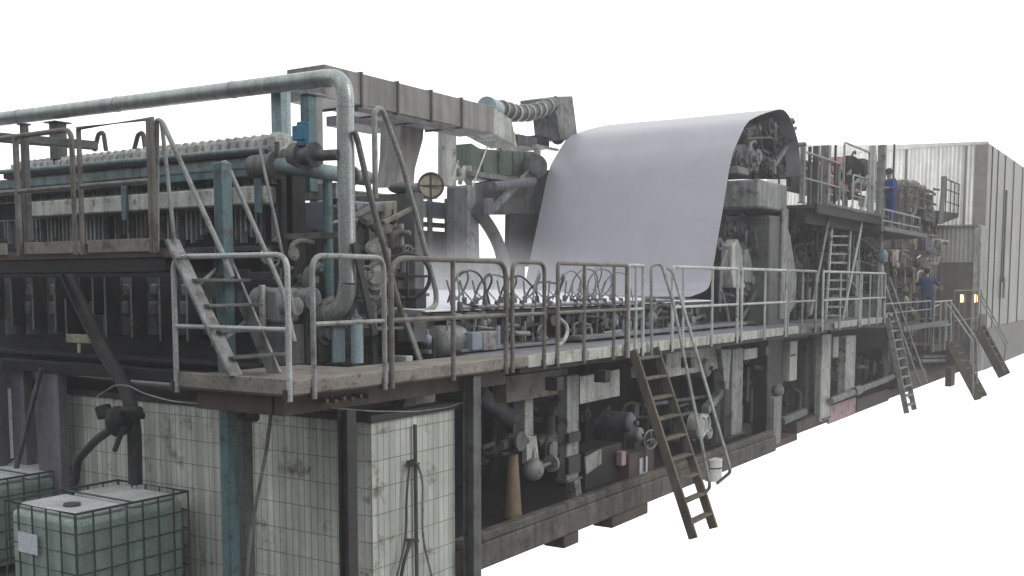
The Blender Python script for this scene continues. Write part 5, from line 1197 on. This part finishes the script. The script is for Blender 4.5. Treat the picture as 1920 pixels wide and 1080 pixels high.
def person(loc, rz, label, cloth, arms, lean=0.):
    """arms: two lists of (elbow, wrist) offsets from the shoulder in body space; body faces +x"""
    t = thing('person', loc, label, 'person'); t.rotation_euler = (0, 0, rz)
    hip = V(0, 0, .93); ch = V(lean * .7, 0, 1.22); nk = V(lean, 0, 1.47); hd = V(lean + .02, 0, 1.60); top = V(lean + .015, 0, 1.70)
    body = [[(hip, .11), (ch, .11), (nk, .055), (hd, .085), (top, .07)]]
    clo = [[(hip, .165), (V(lean * .5, 0, 1.1), .17), (ch, .19), (V(lean * .95, 0, 1.36), .15), (V(lean, 0, 1.43), .075)]]
    for s in (-1, 1):
        kn = V(.03, s * .11, .5); an = V(-.02, s * .12, .09); toe = V(.16, s * .13, .035)
        body.append([(hip, .11), (V(0, s * .09, .86), .075), (kn, .058), (an, .04), (toe, .035)])
        clo.append([(hip, .165), (V(0, s * .095, .85), .11), (kn, .085), (V(-.02, s * .12, .12), .075)])
        sh = V(lean * .95, s * .17, 1.38); e, w = arms[0 if s < 0 else 1]; e = sh + V(*e); w = sh + V(*w)
        body.append([(ch, .11), (sh, .055), (e, .04), (w, .028)])
        clo.append([(ch, .19), (sh, .085), (e, .062), (w.lerp(e, .12), .048)])
        d = (w - e).normalized(); side = d.cross(V(0, 0, 1)); side = side.normalized() if side.length > .1 else V(0, 1, 0)
        palm = w + d * .07; body[-1] += [(palm, .03)]
        for k in range(4):
            o = side * (k - 1.5) * .019; body.append([(palm, .03), (palm + o + d * .035, .0095), (palm + o * 1.1 + d * (.075 + .008 * (k in (1, 2))) + V(0, 0, -.02), .008)])
        body.append([(palm, .03), (w + side * .035 + d * .04, .011), (w + side * .045 + d * .08, .009)])
    skin_fig('body', body, 'skin', t)
    skin_fig('coverall', clo, cloth, t)
    h = MB().ball(hd + V(-.015, 0, .045), .112, (1.02, .9, .95)); o = _mesh('hair', h, M['hair'], V(0, 0, 0)); o.parent = t
    for s in (-1, 1):
        o = _mesh('boot', MB().box(-.09, .17, s * .12 - .045, s * .12 + .045, 0, .09), M['rubber'], V(0, 0, 0), .03); o.parent = t
    fe = MB().ball(hd + V(.10, 0, 0), .018, (1, .8, 1.3)).ball(hd + V(0, .088, 0), .025, (.6, .4, 1.2)).ball(hd + V(0, -.088, 0), .025, (.6, .4, 1.2))
    o = _mesh('face_feature', fe, M['skin'], V(0, 0, 0)); o.parent = t
    return t
q = P(1670, 345, y=7.25)
person((q.x, 7.25, zk + .02), math.radians(160), 'person in a bright blue coverall working on the gallery, seen from the waist up', 'overall', [((.1, -.08, -.26), (.36, 0, -.28)), ((.12, .08, -.24), (.36, .02, -.22))], .08)
q = P(1738, 560, y=7.1)
person((q.x, 7.1, zl + .02), math.radians(30), 'person in dark blue work clothes standing low beside the rails with one arm out', 'overall2', [((.15, -.2, -.15), (.38, -.32, -.12)), ((.16, .06, -.2), (.4, .05, -.12))], .06)
pipework('machinery bits on the gallery behind its railings', 1505, 300, 1650, 372, 7.7, 9.0, 50, ('mid', 'lightgrey', 'dark', 'pink', 'brown'), 120)
pipework('dense pipes and rollers behind the steep grey ladder', 1480, 405, 1650, 600, 8.0, 8.8, 110, ('mid', 'lightgrey', 'dark', 'dark', 'walk', 'brown'), 121)
pipework('brown pipes and rollers beyond the far walkway end', 1655, 465, 1765, 645, 7.6, 8.4, 110, ('mid', 'walk', 'dark', 'brown', 'brown', 'cream', 'darker'), 122)
pipework('pipes and rollers right of the worker on the gallery', 1685, 350, 1755, 440, 7.7, 8.6, 50, ('mid', 'walk', 'dark', 'brown', 'green'), 123)

rl([1508, 1522, 1538, 1552, 1566], 7.6, 6.2, 5.3, 'raillight', 'low close railing behind the posts in front of the red machine', r=.024)
rl([1600, 1615, 1628, 1645], 7.6, 6.4, 5.3, 'raillight', 'low railing before the grey box and the cream cone', r=.024)
# ================================================================== AIR
def volume_box(name, lo, hi, label, cat, density, aniso, noise=False, col=(1, 1, 1)):
    m = bpy.data.materials.new(name); m.use_nodes = True; t = m.node_tree; t.nodes.clear(); n = t.nodes.new; l = t.links.new
    o_ = n('ShaderNodeOutputMaterial'); v = n('ShaderNodeVolumePrincipled'); v.inputs['Color'].default_value = (*col, 1)
    v.inputs['Density'].default_value = density; v.inputs['Anisotropy'].default_value = aniso; l(v.outputs[0], o_.inputs['Volume'])
    if noise:
        tc = n('ShaderNodeTexCoord'); s = n('ShaderNodeSeparateXYZ'); l(tc.outputs['Generated'], s.inputs[0])
        nz = n('ShaderNodeTexNoise'); nz.inputs['Scale'].default_value = 4; nz.inputs['Detail'].default_value = 3; l(tc.outputs['Object'], nz.inputs['Vector']); nz.inputs['Scale'].default_value = .7
        r1 = n('ShaderNodeMapRange'); r1.inputs['From Min'].default_value = .35; r1.inputs['From Max'].default_value = .7; l(nz.outputs[0], r1.inputs[0])
        f = n('ShaderNodeMapRange'); f.interpolation_type = 'SMOOTHSTEP'; f.inputs['From Min'].default_value = 0; f.inputs['From Max'].default_value = 1; f.inputs['To Min'].default_value = 1; f.inputs['To Max'].default_value = 0; l(s.outputs[2], f.inputs[0])
        g = n('ShaderNodeMapRange'); g.interpolation_type = 'SMOOTHSTEP'; g.inputs['From Min'].default_value = .2; g.inputs['From Max'].default_value = .75; g.inputs['To Min'].default_value = 1; g.inputs['To Max'].default_value = .04; l(s.outputs[0], g.inputs[0])
        a = n('ShaderNodeMath'); a.operation = 'MULTIPLY'; l(r1.outputs[0], a.inputs[0]); l(f.outputs[0], a.inputs[1])
        b = n('ShaderNodeMath'); b.operation = 'MULTIPLY'; l(a.outputs[0], b.inputs[0]); l(g.outputs[0], b.inputs[1])
        c = n('ShaderNodeMath'); c.operation = 'MULTIPLY'; c.inputs[1].default_value = density; l(b.outputs[0], c.inputs[0]); l(c.outputs[0], v.inputs['Density'])
    mb = MB().box(lo[0], hi[0], lo[1], hi[1], lo[2], hi[2])
    c = Vector(((lo[0] + hi[0]) / 2, (lo[1] + hi[1]) / 2, lo[2]))
    o = _mesh(name, mb, m, c); o.location = c
    return tag(o, label, cat, kind='stuff')
volume_box('steam', (10.4, 8.1, 3.27), (18.8, 12.3, 4.35), 'white steam drifting over the wire table', 'steam', .8, .45, True)
volume_box('haze', (-3, -12, -1.2), (152, 24, 9.6), 'thin hazy air of the hall, added to lift the blacks', 'haze', .0023, .2, col=(.97, .97, 1))  # thin scattering air, put in to lift the dark tones
SC.cycles.volume_bounces = 1
